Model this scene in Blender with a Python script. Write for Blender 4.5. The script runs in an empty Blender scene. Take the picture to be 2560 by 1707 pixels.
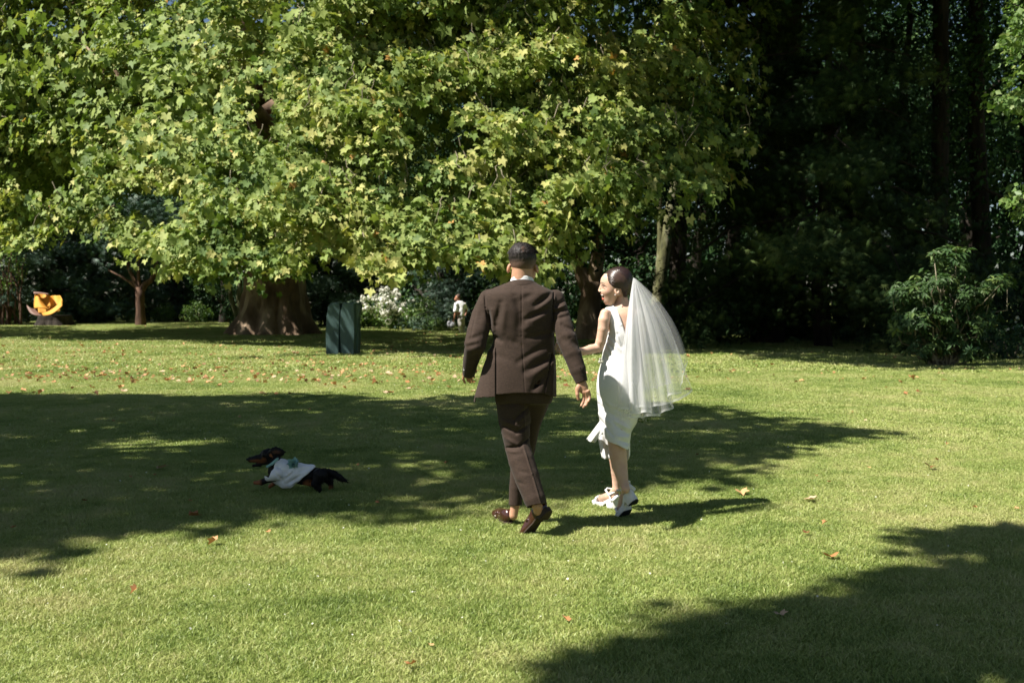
import bpy, bmesh, math, random
import numpy as np
from mathutils import Vector, Matrix
try:
    import openvdb as vdb
except ImportError:
    import pyopenvdb as vdb

# ---------------------------------------------------------------- camera, sky, sun, exposure
SC = bpy.context.scene
COL = SC.collection
FPX = 2489.0            # focal length in pixels of the 2560 px wide photograph (35 mm lens)
PITCH = math.atan(100.5 / FPX)
CAMH = 1.4
cam_data = bpy.data.cameras.new("camera")
cam_data.lens = 35.0
cam_data.sensor_width = 36.0
cam_data.clip_start = 0.1
cam_data.clip_end = 1500
cam_data.dof.use_dof = True
cam_data.dof.focus_distance = 6.2
cam_data.dof.aperture_fstop = 4.5
cam = bpy.data.objects.new("camera", cam_data)
cam.location = (0, 0, CAMH)
cam.rotation_euler = (math.pi / 2 - PITCH, 0, 0)
COL.objects.link(cam)
SC.camera = cam

SUN_DIR = Vector((-0.535, -0.242, 0.810)).normalized()      # towards the sun
SHX, SHY = 0.66, 0.299                                      # shadow shift per metre of height
world = bpy.data.worlds.new("World")
SC.world = world
world.use_nodes = True
wn = world.node_tree
wn.nodes.clear()
sky = wn.nodes.new("ShaderNodeTexSky")
sky.sky_type = 'NISHITA'
sky.sun_disc = False
sky.sun_elevation = math.asin(SUN_DIR.z)
sky.sun_rotation = math.atan2(SUN_DIR.x, SUN_DIR.y)
sky.air_density = 1.0
sky.dust_density = 0.6
wbg = wn.nodes.new("ShaderNodeBackground")
wbg.inputs[1].default_value = 0.037
wout = wn.nodes.new("ShaderNodeOutputWorld")
wn.links.new(sky.outputs[0], wbg.inputs[0])
wn.links.new(wbg.outputs[0], wout.inputs[0])
sun_data = bpy.data.lights.new("sun", 'SUN')
sun_data.energy = 5.0
sun_data.angle = math.radians(0.53)
sun_data.color = (1.0, 0.955, 0.87)
sun = bpy.data.objects.new("sun", sun_data)
sun.rotation_euler = SUN_DIR.to_track_quat('Z', 'Y').to_euler()
sun.location = (-40, -25, 60)
COL.objects.link(sun)
SC.view_settings.view_transform = 'Standard'
SC.view_settings.look = 'None'
SC.view_settings.exposure = 1.15
SC.view_settings.gamma = 1.0
SC.cycles.max_bounces = 6
SC.cycles.transparent_max_bounces = 24
SC.cycles.diffuse_bounces = 3

rng = np.random.default_rng(7)
R = random.Random(11)
CP, SP = math.cos(PITCH), math.sin(PITCH)


def P(x, y, d):
    """world point at ground distance d seen at photograph pixel x, y"""
    a = (x - 1280.0) / FPX
    b = (853.5 - y) / FPX
    dy = CP + b * SP
    t = d / dy
    return Vector((a * t, d, CAMH + t * (-SP + b * CP)))


def PX(n, d):
    return n * d / FPX


def GD(y):
    return 3485.0 / (y - 753.0)


def G(x, y):
    p = P(x, y, GD(y))
    return (p.x, p.y)


# ---------------------------------------------------------------- bookkeeping
def tag(o, label=None, cat=None, group=None, kind=None):
    if label: o["label"] = label
    if cat: o["category"] = cat
    if group: o["group"] = group
    if kind: o["kind"] = kind
    return o


def empty(name, loc, label=None, cat=None, group=None):
    o = bpy.data.objects.new(name, None)
    o.location = loc
    o.empty_display_size = 0.3
    COL.objects.link(o)
    return tag(o, label, cat, group)


def link(name, me, m=None, parent=None, smooth=False):
    o = bpy.data.objects.new(name, me)
    COL.objects.link(o)
    if m is not None:
        me.materials.append(m)
    if smooth and len(me.polygons):
        me.polygons.foreach_set("use_smooth", [True] * len(me.polygons))
    if parent is not None:
        o.parent = parent
        o.matrix_parent_inverse = Matrix.Translation(parent.location).inverted()
    return o


def np_mesh(name, verts, faces_flat, nper, tint=None):
    """verts (N,3); faces_flat flat indices; nper verts per face (int)"""
    me = bpy.data.meshes.new(name)
    verts = np.ascontiguousarray(verts, dtype=np.float32)
    faces_flat = np.ascontiguousarray(faces_flat, dtype=np.int32).ravel()
    nf = len(faces_flat) // nper
    me.vertices.add(len(verts))
    me.vertices.foreach_set("co", verts.ravel())
    me.loops.add(len(faces_flat))
    me.loops.foreach_set("vertex_index", faces_flat)
    me.polygons.add(nf)
    me.polygons.foreach_set("loop_start", np.arange(0, nf * nper, nper, dtype=np.int32))
    me.update(calc_edges=True)
    if tint is not None:
        at = me.attributes.new("tint", 'FLOAT', 'POINT')
        at.data.foreach_set("value", np.ascontiguousarray(tint, dtype=np.float32))
    return me


def pymesh(name, verts, faces):
    me = bpy.data.meshes.new(name)
    me.from_pydata([tuple(v) for v in verts], [], faces)
    me.update()
    return me


# ---------------------------------------------------------------- materials
def new_mat(name):
    m = bpy.data.materials.new(name)
    m.use_nodes = True
    nt = m.node_tree
    return m, nt, nt.nodes["Principled BSDF"], nt.nodes["Material Output"]


def ramp(nt, stops, fac=None):
    r = nt.nodes.new("ShaderNodeValToRGB")
    e = r.color_ramp.elements
    while len(e) < len(stops):
        e.new(0.5)
    for i, (p, c) in enumerate(stops):
        e[i].position = p
        e[i].color = (*c, 1)
    if fac is not None:
        nt.links.new(fac, r.inputs[0])
    return r


def noise(nt, scale, detail=4, rough=0.55, vec=None, dist=0.0):
    n = nt.nodes.new("ShaderNodeTexNoise")
    n.inputs["Scale"].default_value = scale
    n.inputs["Detail"].default_value = detail
    n.inputs["Roughness"].default_value = rough
    n.inputs["Distortion"].default_value = dist
    if vec is not None:
        nt.links.new(vec, n.inputs["Vector"])
    return n


def bump(nt, bsdf, height, strength=0.3, distance=0.01):
    b = nt.nodes.new("ShaderNodeBump")
    b.inputs["Strength"].default_value = strength
    b.inputs["Distance"].default_value = distance
    nt.links.new(height, b.inputs["Height"])
    nt.links.new(b.outputs[0], bsdf.inputs["Normal"])
    return b


def leaf_mat(name, stops, trans=0.3, rough=0.5, spec=0.4, tr_gain=(1.1, 1.35, 0.5)):
    m, nt, b, out = new_mat(name)
    at = nt.nodes.new("ShaderNodeAttribute")
    at.attribute_name = "tint"
    r = ramp(nt, stops, at.outputs["Fac"])
    nt.links.new(r.outputs[0], b.inputs["Base Color"])
    b.inputs["Roughness"].default_value = rough
    b.inputs["Specular IOR Level"].default_value = spec
    tl = nt.nodes.new("ShaderNodeBsdfTranslucent")
    mul = nt.nodes.new("ShaderNodeMix")
    mul.data_type = 'RGBA'
    mul.blend_type = 'MULTIPLY'
    mul.inputs[0].default_value = 1.0
    nt.links.new(r.outputs[0], mul.inputs[6])
    mul.inputs[7].default_value = (*tr_gain, 1)
    nt.links.new(mul.outputs[2], tl.inputs[0])
    mx = nt.nodes.new("ShaderNodeMixShader")
    mx.inputs[0].default_value = trans
    nt.links.new(b.outputs[0], mx.inputs[1])
    nt.links.new(tl.outputs[0], mx.inputs[2])
    nt.links.new(mx.outputs[0], out.inputs[0])
    return m


def noise_mat(name, stops, scale=8, detail=5, rough=0.8, bscale=None, bstr=0.4, bdist=0.02, stretch=None, spec=0.3, metallic=0.0, coat=0.0):
    m, nt, b, out = new_mat(name)
    tc = nt.nodes.new("ShaderNodeTexCoord")
    vec = tc.outputs["Object"]
    if stretch:
        mp = nt.nodes.new("ShaderNodeMapping")
        mp.inputs["Scale"].default_value = stretch
        nt.links.new(vec, mp.inputs[0])
        vec = mp.outputs[0]
    n = noise(nt, scale, detail, 0.6, vec)
    r = ramp(nt, stops, n.outputs[0])
    nt.links.new(r.outputs[0], b.inputs["Base Color"])
    b.inputs["Roughness"].default_value = rough
    b.inputs["Specular IOR Level"].default_value = spec
    b.inputs["Metallic"].default_value = metallic
    b.inputs["Coat Weight"].default_value = coat
    n2 = noise(nt, bscale or scale * 2, 6, 0.65, vec)
    bump(nt, b, n2.outputs[0], bstr, bdist)
    return m


M = {}
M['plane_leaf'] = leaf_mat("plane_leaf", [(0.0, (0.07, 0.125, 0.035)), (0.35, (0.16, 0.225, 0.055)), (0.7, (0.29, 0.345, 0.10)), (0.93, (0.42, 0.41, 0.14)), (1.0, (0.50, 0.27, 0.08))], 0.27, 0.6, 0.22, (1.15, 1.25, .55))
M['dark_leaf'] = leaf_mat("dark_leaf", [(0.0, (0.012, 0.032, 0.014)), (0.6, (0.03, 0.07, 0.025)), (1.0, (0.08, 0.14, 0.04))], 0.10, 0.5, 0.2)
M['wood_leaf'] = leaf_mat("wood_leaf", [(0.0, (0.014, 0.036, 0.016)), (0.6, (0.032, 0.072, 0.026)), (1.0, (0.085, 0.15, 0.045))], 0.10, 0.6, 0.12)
M['conifer'] = leaf_mat("conifer_needles", [(0.0, (0.020, 0.045, 0.030)), (0.6, (0.045, 0.085, 0.055)), (1.0, (0.10, 0.15, 0.085))], 0.10, 0.55, 0.3)
M['cedar'] = leaf_mat("cedar_needles", [(0.0, (0.010, 0.022, 0.008)), (0.6, (0.028, 0.052, 0.016)), (1.0, (0.09, 0.12, 0.035))], 0.08, 0.7, 0.1)
M['bush_leaf'] = leaf_mat("bush_leaf", [(0.0, (0.02, 0.05, 0.016)), (0.6, (0.05, 0.095, 0.028)), (1.0, (0.14, 0.19, 0.055))], 0.2, 0.5, 0.25)
M['light_leaf'] = leaf_mat("light_leaf", [(0.0, (0.06, 0.12, 0.03)), (0.6, (0.12, 0.20, 0.05)), (1.0, (0.22, 0.26, 0.07))], 0.3, 0.5, 0.4)
M['petal'] = leaf_mat("white_petal", [(0.0, (0.62, 0.62, 0.52)), (1.0, (0.80, 0.79, 0.72))], 0.25, 0.6, 0.2, (1, 1, 0.9))
M['fallen'] = leaf_mat("fallen_leaf", [(0.0, (0.16, 0.06, 0.025)), (0.5, (0.42, 0.20, 0.08)), (0.85, (0.58, 0.34, 0.16)), (1.0, (0.52, 0.36, 0.23))], 0.15, 0.6, 0.3, (1, 0.8, 0.5))
M['plane_bark'] = noise_mat("plane_bark", [(0.30, (0.08, 0.05, 0.032)), (0.50, (0.19, 0.125, 0.08)), (0.62, (0.34, 0.25, 0.17))], 1.6, 6, 0.85, 6, 0.9, 0.05, (1, 1, 0.45))
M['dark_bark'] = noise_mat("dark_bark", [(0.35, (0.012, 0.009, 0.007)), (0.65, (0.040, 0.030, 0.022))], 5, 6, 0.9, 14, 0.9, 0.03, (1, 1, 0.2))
M['green_bark'] = noise_mat("mossy_bark", [(0.35, (0.05, 0.05, 0.025)), (0.5, (0.12, 0.12, 0.05)), (0.7, (0.26, 0.25, 0.17))], 2.5, 6, 0.9, 10, 0.7, 0.02, (1, 1, 0.5))
M['red_bark'] = noise_mat("red_bark", [(0.35, (0.045, 0.024, 0.016)), (0.65, (0.15, 0.085, 0.055))], 5, 6, 0.9, 14, 0.9, 0.03, (1, 1, 0.2))
M['twig'] = noise_mat("twig", [(0.3, (0.12, 0.10, 0.07)), (0.7, (0.30, 0.26, 0.18))], 6, 3, 0.9)


def ground_material():
    m, nt, b, out = new_mat("lawn_ground")
    geo = nt.nodes.new("ShaderNodeNewGeometry")
    n1 = noise(nt, 0.35, 5, 0.6, geo.outputs["Position"])
    n2 = noise(nt, 9.0, 6, 0.7, geo.outputs["Position"])
    r1 = ramp(nt, [(0.30, (0.16, 0.21, 0.055)), (0.55, (0.23, 0.27, 0.08)), (0.72, (0.32, 0.31, 0.12))], n1.outputs[0])
    r2 = ramp(nt, [(0.3, (0.55, 0.55, 0.55)), (0.7, (1.25, 1.25, 1.2))], n2.outputs[0])
    mx = nt.nodes.new("ShaderNodeMix")
    mx.data_type = 'RGBA'
    mx.blend_type = 'MULTIPLY'
    mx.inputs[0].default_value = 1
    nt.links.new(r1.outputs[0], mx.inputs[6])
    nt.links.new(r2.outputs[0], mx.inputs[7])
    nt.links.new(mx.outputs[2], b.inputs["Base Color"])
    b.inputs["Roughness"].default_value = 0.9
    b.inputs["Specular IOR Level"].default_value = 0.15
    n3 = noise(nt, 40, 4, 0.7, geo.outputs["Position"])
    bump(nt, b, n3.outputs[0], 0.8, 0.03)
    return m


def blade_material():
    m, nt, b, out = new_mat("grass_blade")
    geo = nt.nodes.new("ShaderNodeNewGeometry")
    at = nt.nodes.new("ShaderNodeAttribute")
    at.attribute_name = "tint"
    n1 = noise(nt, 0.5, 5, 0.6, geo.outputs["Position"])
    n2 = noise(nt, 3.2, 4, 0.6, geo.outputs["Position"])
    a = nt.nodes.new("ShaderNodeMath"); a.operation = 'MULTIPLY_ADD'
    nt.links.new(n1.outputs[0], a.inputs[0]); a.inputs[1].default_value = 1.25
    a2 = nt.nodes.new("ShaderNodeMath"); a2.operation = 'MULTIPLY_ADD'
    nt.links.new(at.outputs["Fac"], a2.inputs[0]); a2.inputs[1].default_value = 0.42; a2.inputs[2].default_value = -0.62
    a3 = nt.nodes.new("ShaderNodeMath"); a3.operation = 'MULTIPLY_ADD'
    nt.links.new(n2.outputs[0], a3.inputs[0]); a3.inputs[1].default_value = 0.75
    nt.links.new(a2.outputs[0], a3.inputs[2])
    nt.links.new(a3.outputs[0], a.inputs[2])
    r = ramp(nt, [(0.12, (0.10, 0.160, 0.030)), (0.40, (0.225, 0.305, 0.070)), (0.62, (0.37, 0.43, 0.125)), (0.92, (0.51, 0.485, 0.22))], a.outputs[0])
    nt.links.new(r.outputs[0], b.inputs["Base Color"])
    b.inputs["Roughness"].default_value = 0.45
    b.inputs["Specular IOR Level"].default_value = 0.35
    tl = nt.nodes.new("ShaderNodeBsdfTranslucent")
    nt.links.new(r.outputs[0], tl.inputs[0])
    mx = nt.nodes.new("ShaderNodeMixShader")
    mx.inputs[0].default_value = 0.35
    nt.links.new(b.outputs[0], mx.inputs[1])
    nt.links.new(tl.outputs[0], mx.inputs[2])
    nt.links.new(mx.outputs[0], out.inputs[0])
    return m


M['ground'] = ground_material()
M['blade'] = blade_material()

# ---------------------------------------------------------------- ground
gm = pymesh("lawn", [(-400, -60, 0), (400, -60, 0), (400, 900, 0), (-400, 900, 0)], [(0, 1, 2, 3)])
lawn = link("lawn", gm, M['ground'])
tag(lawn, "wide mown lawn reaching from the front to the trees", "lawn", kind="structure")


def blades(n, size, h, w, seed):
    g = np.random.default_rng(seed)
    base = np.zeros((n, 3)); base[:, :2] = g.uniform(-size / 2, size / 2, (n, 2))
    ang = g.uniform(0, 2 * np.pi, n)
    side = np.stack([np.cos(ang), np.sin(ang), np.zeros(n)], 1)
    la = g.uniform(0, 2 * np.pi, n)
    lean = np.stack([np.cos(la), np.sin(la), np.zeros(n)], 1) * g.uniform(0.2, 1.5, n)[:, None]
    hh = h * g.uniform(0.45, 1.15, n)
    hh[g.random(n) < 0.02] *= 1.6
    ww = w * g.uniform(0.7, 1.3, n)
    mid = base + lean * hh[:, None] * 0.35 + np.array([0, 0, 1]) * hh[:, None] * 0.62
    tip = base + lean * hh[:, None] * 0.95 + np.array([0, 0, 1]) * hh[:, None] * 0.95
    v = np.stack([base - side * ww[:, None] / 2, base + side * ww[:, None] / 2, mid + side * ww[:, None] * 0.42, mid - side * ww[:, None] * 0.42, tip], 1).reshape(-1, 3)
    i = np.arange(n)[:, None] * 5
    f = np.concatenate([i + np.array([[0, 1, 2]]), i + np.array([[0, 2, 3]]), i + np.array([[3, 2, 4]])], 1).reshape(-1, 3)
    t = np.repeat(g.beta(2, 2, n), 5)
    t = np.clip(t + np.where(np.repeat(g.random(n) < 0.05, 5), 0.7, 0), 0, 1.6)
    me = np_mesh("grass_patch", v, f, 3, t)
    me.materials.append(M['blade'])
    return me


def grass_field(name, pts, scl, patch_meshes, label):
    coll = bpy.data.collections.new(name + "_patches")
    for me in patch_meshes:
        coll.objects.link(bpy.data.objects.new("grass_patch", me))
    me = bpy.data.meshes.new(name)
    me.vertices.add(len(pts))
    me.vertices.foreach_set("co", np.ascontiguousarray(pts, dtype=np.float32).ravel())
    for nm, arr in (("rz", rng.uniform(0, 6.283, len(pts))), ("sc", scl)):
        at = me.attributes.new(nm, 'FLOAT', 'POINT')
        at.data.foreach_set("value", np.ascontiguousarray(arr, dtype=np.float32))
    o = link(name, me)
    ng = bpy.data.node_groups.new(name, 'GeometryNodeTree')
    ng.interface.new_socket("Geometry", in_out='INPUT', socket_type='NodeSocketGeometry')
    ng.interface.new_socket("Geometry", in_out='OUTPUT', socket_type='NodeSocketGeometry')
    N = ng.nodes
    gi = N.new('NodeGroupInput'); go = N.new('NodeGroupOutput')
    m2p = N.new('GeometryNodeMeshToPoints')
    iop = N.new('GeometryNodeInstanceOnPoints')
    ci = N.new('GeometryNodeCollectionInfo')
    ci.inputs[0].default_value = coll
    ci.inputs['Separate Children'].default_value = True
    ci.inputs['Reset Children'].default_value = True
    iop.inputs['Pick Instance'].default_value = True
    a1 = N.new('GeometryNodeInputNamedAttribute'); a1.data_type = 'FLOAT'; a1.inputs[0].default_value = "rz"
    a2 = N.new('GeometryNodeInputNamedAttribute'); a2.data_type = 'FLOAT'; a2.inputs[0].default_value = "sc"
    cx = N.new('ShaderNodeCombineXYZ')
    cs = N.new('ShaderNodeCombineXYZ'); cs.inputs[0].default_value = 1.0; cs.inputs[1].default_value = 1.0
    L = ng.links.new
    L(gi.outputs[0], m2p.inputs[0]); L(m2p.outputs[0], iop.inputs['Points'])
    L(ci.outputs[0], iop.inputs['Instance'])
    L(a1.outputs[0], cx.inputs[2]); L(cx.outputs[0], iop.inputs['Rotation'])
    L(a2.outputs[0], cs.inputs[2]); L(cs.outputs[0], iop.inputs['Scale'])
    L(iop.outputs[0], go.inputs[0])
    md = o.modifiers.new("scatter", 'NODES')
    md.node_group = ng
    tag(o, label, "grass", kind="stuff")
    return o


def grid_pts(y0, y1, step, half=0.56):
    out = []
    y = y0
    while y < y1:
        w = y * half + 0.6
        xs = np.arange(-w, w, step)
        p = np.stack([xs, np.full(len(xs), y), np.zeros(len(xs))], 1)
        p[:, :2] += rng.uniform(-0.25, 0.25, (len(xs), 2)) * step
        out.append(p)
        y += step
    return np.concatenate(out)


near = grid_pts(3.0, 9.5, 0.24)
grass_field("grass", near, rng.uniform(0.75, 1.2, len(near)), [blades(2000, 0.34, 0.023, 0.0040, s) for s in (1, 2, 3, 4)], "short bright green mown grass in front of and under the couple")
mid = grid_pts(9.5, 20.5, 0.5)
grass_field("grass", mid, rng.uniform(0.75, 1.25, len(mid)), [blades(3000, 0.70, 0.026, 0.008, s) for s in (5, 6, 7)], "mown grass beyond the couple towards the big plane tree")
far = grid_pts(20.5, 66.0, 1.25, 0.58)
grass_field("grass", far, rng.uniform(0.8, 1.3, len(far)), [blades(3000, 1.7, 0.04, 0.026, s) for s in (8, 9)], "distant grass in the shade at the foot of the trees")


# ---------------------------------------------------------------- foliage
def basis(n, tip):
    n = n / np.linalg.norm(n, axis=1, keepdims=True)
    t = tip - (tip * n).sum(1, keepdims=True) * n
    t /= np.linalg.norm(t, axis=1, keepdims=True) + 1e-9
    s = np.cross(t, n)
    return s, t, n


# leaf shapes: list of (side, along, out of plane), fan from vertex 0
def plane_shape():
    pts = [(0, -0.05, 0.0)]
    spec = [(-150, .30), (-112, .46), (-88, .33), (-52, .56), (-28, .37), (3, .66), (27, .36), (56, .52), (84, .31), (115, .44), (152, .32)]
    for a, r in spec:
        t = math.radians(a)
        pts.append((math.sin(t) * r, math.cos(t) * r, -0.55 * r * r + 0.38 * abs(math.sin(t) * r) + .05 * math.sin(a)))
    f = [(0, i, i + 1) for i in range(1, len(spec))]
    return np.array(pts), np.array(f)


def oval_shape(w=0.28):
    pts = [(0, -0.5, 0), (w, -0.05, 0.06), (0, 0.5, -0.10), (-w, -0.05, 0.06)]
    return np.array(pts, float), np.array([(0, 1, 2), (0, 2, 3)])


def frond_shape(n=7, w=0.035):
    pts, f = [], []
    for i in range(n):
        a = math.radians(-70 + 140 * i / (n - 1))
        L = 0.55 + 0.25 * math.cos(a)
        d = np.array([math.sin(a), math.cos(a)])
        s = np.array([d[1], -d[0]]) * w
        k = len(pts)
        b0 = d * 0.05
        e = d * L
        pts += [(b0[0] - s[0], b0[1] - s[1], 0), (b0[0] + s[0], b0[1] + s[1], 0), (e[0], e[1], -0.15)]
        f.append((k, k + 1, k + 2))
    return np.array(pts), np.array(f)


def leaves(name, pos, nrm, tip, size, tint, shape, m, parent=None):
    sp, sf = shape
    s, t, n = basis(nrm, tip)
    k = len(sp)
    V = pos[:, None, :] + size[:, None, None] * (sp[None, :, 0, None] * s[:, None, :] + sp[None, :, 1, None] * t[:, None, :] + sp[None, :, 2, None] * n[:, None, :])
    F = (np.arange(len(pos))[:, None, None] * k + sf[None]).reshape(-1, 3)
    me = np_mesh(name, V.reshape(-1, 3), F, 3, np.repeat(tint, k))
    return link(name, me, m, parent)


def unit(v):
    return v / (np.linalg.norm(v, axis=-1, keepdims=True) + 1e-9)


def sprays(centres, out, n_per, rad, flat, size, tint_c, tint_s=0.16, updown=0.9, g=rng, spread=0.55):
    """clusters of leaves round the centres; out = outward direction of each cluster"""
    N = len(centres)
    up = np.array([0, 0, 1.0])
    ax = unit(out * 0.75 + up * updown + g.normal(0, .25, (N, 3)))
    a = unit(np.cross(ax, g.normal(0, 1, (N, 3))))
    b = np.cross(ax, a)
    r = rad * np.sqrt(g.random((N, n_per))) * g.uniform(.6, 1.25, (N, 1))
    th = g.uniform(0, 2 * np.pi, (N, n_per))
    off = (r * np.cos(th))[..., None] * a[:, None] + (r * np.sin(th))[..., None] * b[:, None] + (g.normal(0, flat, (N, n_per)))[..., None] * ax[:, None]
    off[..., 2] -= (r ** 2) * 0.35 / max(rad, .01)
    pos = (centres[:, None] + off).reshape(-1, 3)
    nr = unit((ax[:, None] + g.normal(0, spread, (N, n_per, 3)))).reshape(-1, 3)
    tip = unit(unit(off) + out[:, None] * 0.5 - up * 0.6 + g.normal(0, .3, off.shape)).reshape(-1, 3)
    sz = size * g.uniform(.5, 1.3, N * n_per)
    ti = np.clip(np.repeat(tint_c, n_per) + g.normal(0, tint_s, N * n_per), 0, 0.93)
    return pos, nr, tip, sz, ti


def fnoise(p, seed, octaves=3, scale=1.0):
    g = np.random.default_rng(seed)
    v = np.zeros(len(p))
    amp = 1.0
    for o in range(octaves):
        for _ in range(5):
            k = g.normal(0, 1, p.shape[1]) * scale * (2 ** o) * 1.6
            v += amp * np.sin(p @ k + g.uniform(0, 6.28)) / 2.2
        amp *= 0.55
    return v


def tube_data(path, radii, sides=8):
    path = [Vector(p) for p in path]
    V, F = [], []
    prev = None
    for i, p in enumerate(path):
        d = (path[min(i + 1, len(path) - 1)] - path[max(i - 1, 0)]).normalized()
        if prev is None:
            a = d.orthogonal().normalized()
        else:
            a = (prev - d * prev.dot(d)).normalized()
        prev = a
        b = d.cross(a)
        for k in range(sides):
            t = 2 * math.pi * k / sides
            V.append(p + (a * math.cos(t) + b * math.sin(t)) * radii[i])
        if i:
            o = (i - 1) * sides
            for k in range(sides):
                F.append((o + k, o + (k + 1) % sides, o + sides + (k + 1) % sides, o + sides + k))
    V.append(path[-1]); c = len(V) - 1; o = (len(path) - 1) * sides
    for k in range(sides):
        F.append((o + k, o + (k + 1) % sides, c))
    return V, F


def tubes(name, lst, m, parent=None, sides=8):
    V, F = [], []
    for path, radii in lst:
        v, f = tube_data(path, radii, sides)
        o = len(V)
        V += v
        F += [tuple(i + o for i in q) for q in f]
    return link(name, pymesh(name, V, F), m, parent, True)


def wiggle(a, b, n, amp, r=R, sag=0.0):
    a, b = Vector(a), Vector(b)
    L = (b - a).length
    pts = []
    for i in range(n + 1):
        t = i / n
        p = a.lerp(b, t)
        if 0 < i < n:
            p = p + Vector((r.gauss(0, 1), r.gauss(0, 1), r.gauss(0, 1))) * amp * L
        p.z -= sag * L * 4 * t * (1 - t)
        pts.append(p)
    return pts


SUNNY = [(-2.3, 42.5, 1.2, 2.6), (-5.9, 50, .9, 3.3), (-8, 50.5, .8, 1.6), (-26.3, 57, 1.2, 3.0), (-21.5, 57.5, 1, 1.4), (5.6, 38, 1.6, .9), (5.75, 38, 2.8, .9), (6.0, 38, 4.2, .9), (6.35, 38, 5.8, .9), (-9.5, 40.3, 1.5, .55), (-10.9, 40.3, .9, .5), (-9.1, 40.4, .5, .6), (-11.2, 40.5, .5, .6), (-10.2, 40.2, 2.0, .6), (9.3, 21.4, 1.2, .9), (8.6, 21.3, 1.9, .6), (10.2, 21.3, 1.7, .6), (9.6, 21.3, .6, .5)]


def sunlit(pts):
    """keep clear the gaps in the crowns through which the sun reaches these places"""
    k = np.ones(len(pts), bool)
    sd_ = np.array(SUN_DIR)
    for tx, ty, tz, rr_ in SUNNY:
        w_ = pts - np.array([tx, ty, tz])
        al_ = w_ @ sd_
        k &= (np.linalg.norm(w_ - al_[:, None] * sd_, axis=1) > rr_) | (al_ < 0)
    return k


# ---------------------------------------------------------------- the old plane tree
def trunk_mesh(name, base, rows, m, parent, flare=0.3, ridges=7, nseg=72, seed=3, gnarl=0.03):
    """rows: (z, cx offset, cy offset, radius)"""
    g = random.Random(seed)
    ph = [g.uniform(0, 6.28) for _ in range(6)]
    V, F = [], []
    zs = []
    zmax = rows[-1][0]
    n = 70
    for i in range(n + 1):
        z = zmax * (i / n) ** 1.5
        for k in range(len(rows) - 1):
            if rows[k][0] <= z <= rows[k + 1][0] + 1e-6:
                t = (z - rows[k][0]) / (rows[k + 1][0] - rows[k][0])
                cx, cy, r = [rows[k][q] * (1 - t) + rows[k + 1][q] * t for q in (1, 2, 3)]
        for s in range(nseg):
            a = 2 * math.pi * s / nseg
            fl = math.exp(-z / (0.55 * rows[0][3] + 0.1))
            rid = abs(math.sin(ridges * a / 2 + ph[0] + 0.3 * math.sin(2 * a + ph[1]))) ** 0.8
            k = 1 + flare * fl * (rid * 1.3 - 0.55) + 0.06 * math.sin(3 * a + ph[2] + z * 0.4) * (1 if z > .3 else 1) + gnarl * math.sin(11 * a + z * 2.1 + ph[3]) + gnarl * math.sin(17 * a - z * 1.3 + ph[4]) * math.sin(z * 3.1 + ph[5])
            V.append((cx + math.cos(a) * r * k, cy + math.sin(a) * r * k, z - 0.15 * (i == 0)))
        if i:
            o = (i - 1) * nseg
            for s in range(nseg):
                F.append((o + s, o + (s + 1) % nseg, o + nseg + (s + 1) % nseg, o + nseg + s))
    V.append((cx, cy, zmax)); c = len(V) - 1; o = n * nseg
    for s in range(nseg):
        F.append((o + s, o + (s + 1) % nseg, c))
    V = [(v[0] + base[0], v[1] + base[1], v[2] + base[2]) for v in V]
    return link(name, pymesh(name, V, F), m, parent, True)


PB = Vector((-10.1, 42.0, 0))
plane = empty("plane_tree", PB, "huge old plane tree with flared trunk and sunlit maple-like leaves hanging over the lawn", "tree")
trunk_mesh("trunk", PB, [(0, 0.05, 0, 1.60), (0.5, 0.05, 0, 1.42), (1.2, 0.1, 0, 1.26), (2.4, 0.15, 0, 1.12), (5, 0.0, -.6, 1.0), (7.5, -0.5, -1.4, 0.9), (10.5, -0.9, -2.0, 0.62), (15, -1.0, -2, 0.5)], M['plane_bark'], plane, 0.40, 8, gnarl=.055)
limbs = []
DX_ = [-120, 200, 500, 760, 1000, 1400, 1700, 1950]
DD_ = [34, 33, 30, 26.5, 25, 24.3, 24.3, 25.5]
for a, z0, L, up in [(205, 6, 11, 3), (235, 7, 13, 2), (265, 8, 16, 3), (290, 7, 17, 2.5), (315, 8, 18, 3), (322, 7, 14, 4), (175, 8, 12, 6), (20, 9, 12, 6), (90, 9, 12, 6), (140, 9, 12, 6), (250, 10, 12, 9), (300, 10, 12, 9)]:
    a = math.radians(a)
    s = PB + Vector((-0.5, -1.4, z0))
    L *= 0.55 if math.sin(a) < -.3 else .9
    e = s + Vector((math.cos(a) * L, math.sin(a) * L, up))
    limbs.append((wiggle(s, e, 7, 0.035, sag=-0.04), [0.38 * (1 - i / 7.6) for i in range(8)]))
    pp_ = limbs[-1][0]
    def clear(v):
        return v.y > np.interp(1280 + FPX * v.x / v.y, DX_, DD_) + 3.0
    while len(pp_) > 2 and not clear(pp_[-1]): pp_.pop()
    while len(pp_) > 3 and not sunlit(np.array([list(v) for v in pp_[3:]])).all(): pp_.pop()
    limbs[-1] = (pp_, [0.38 * (1 - i / 7.6) for i in range(len(pp_) - 1)] + [.05])
    for q in range(3):
        if len(pp_) < 7: continue
        t = limbs[-1 - q][0][3 + q] if False else pp_[3 + q]
        e2 = t + Vector((R.uniform(-4, 4), R.uniform(-4, 1), R.uniform(-2.5, 2.5)))
        sb_ = wiggle(t, e2, 5, 0.05)
        while len(sb_) > 2 and not clear(sb_[-1]): sb_.pop()
        limbs.append((sb_, [0.12 * (1 - i / 5.6) for i in range(len(sb_))]))
tubes("branch", limbs, M['plane_bark'], plane)

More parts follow.
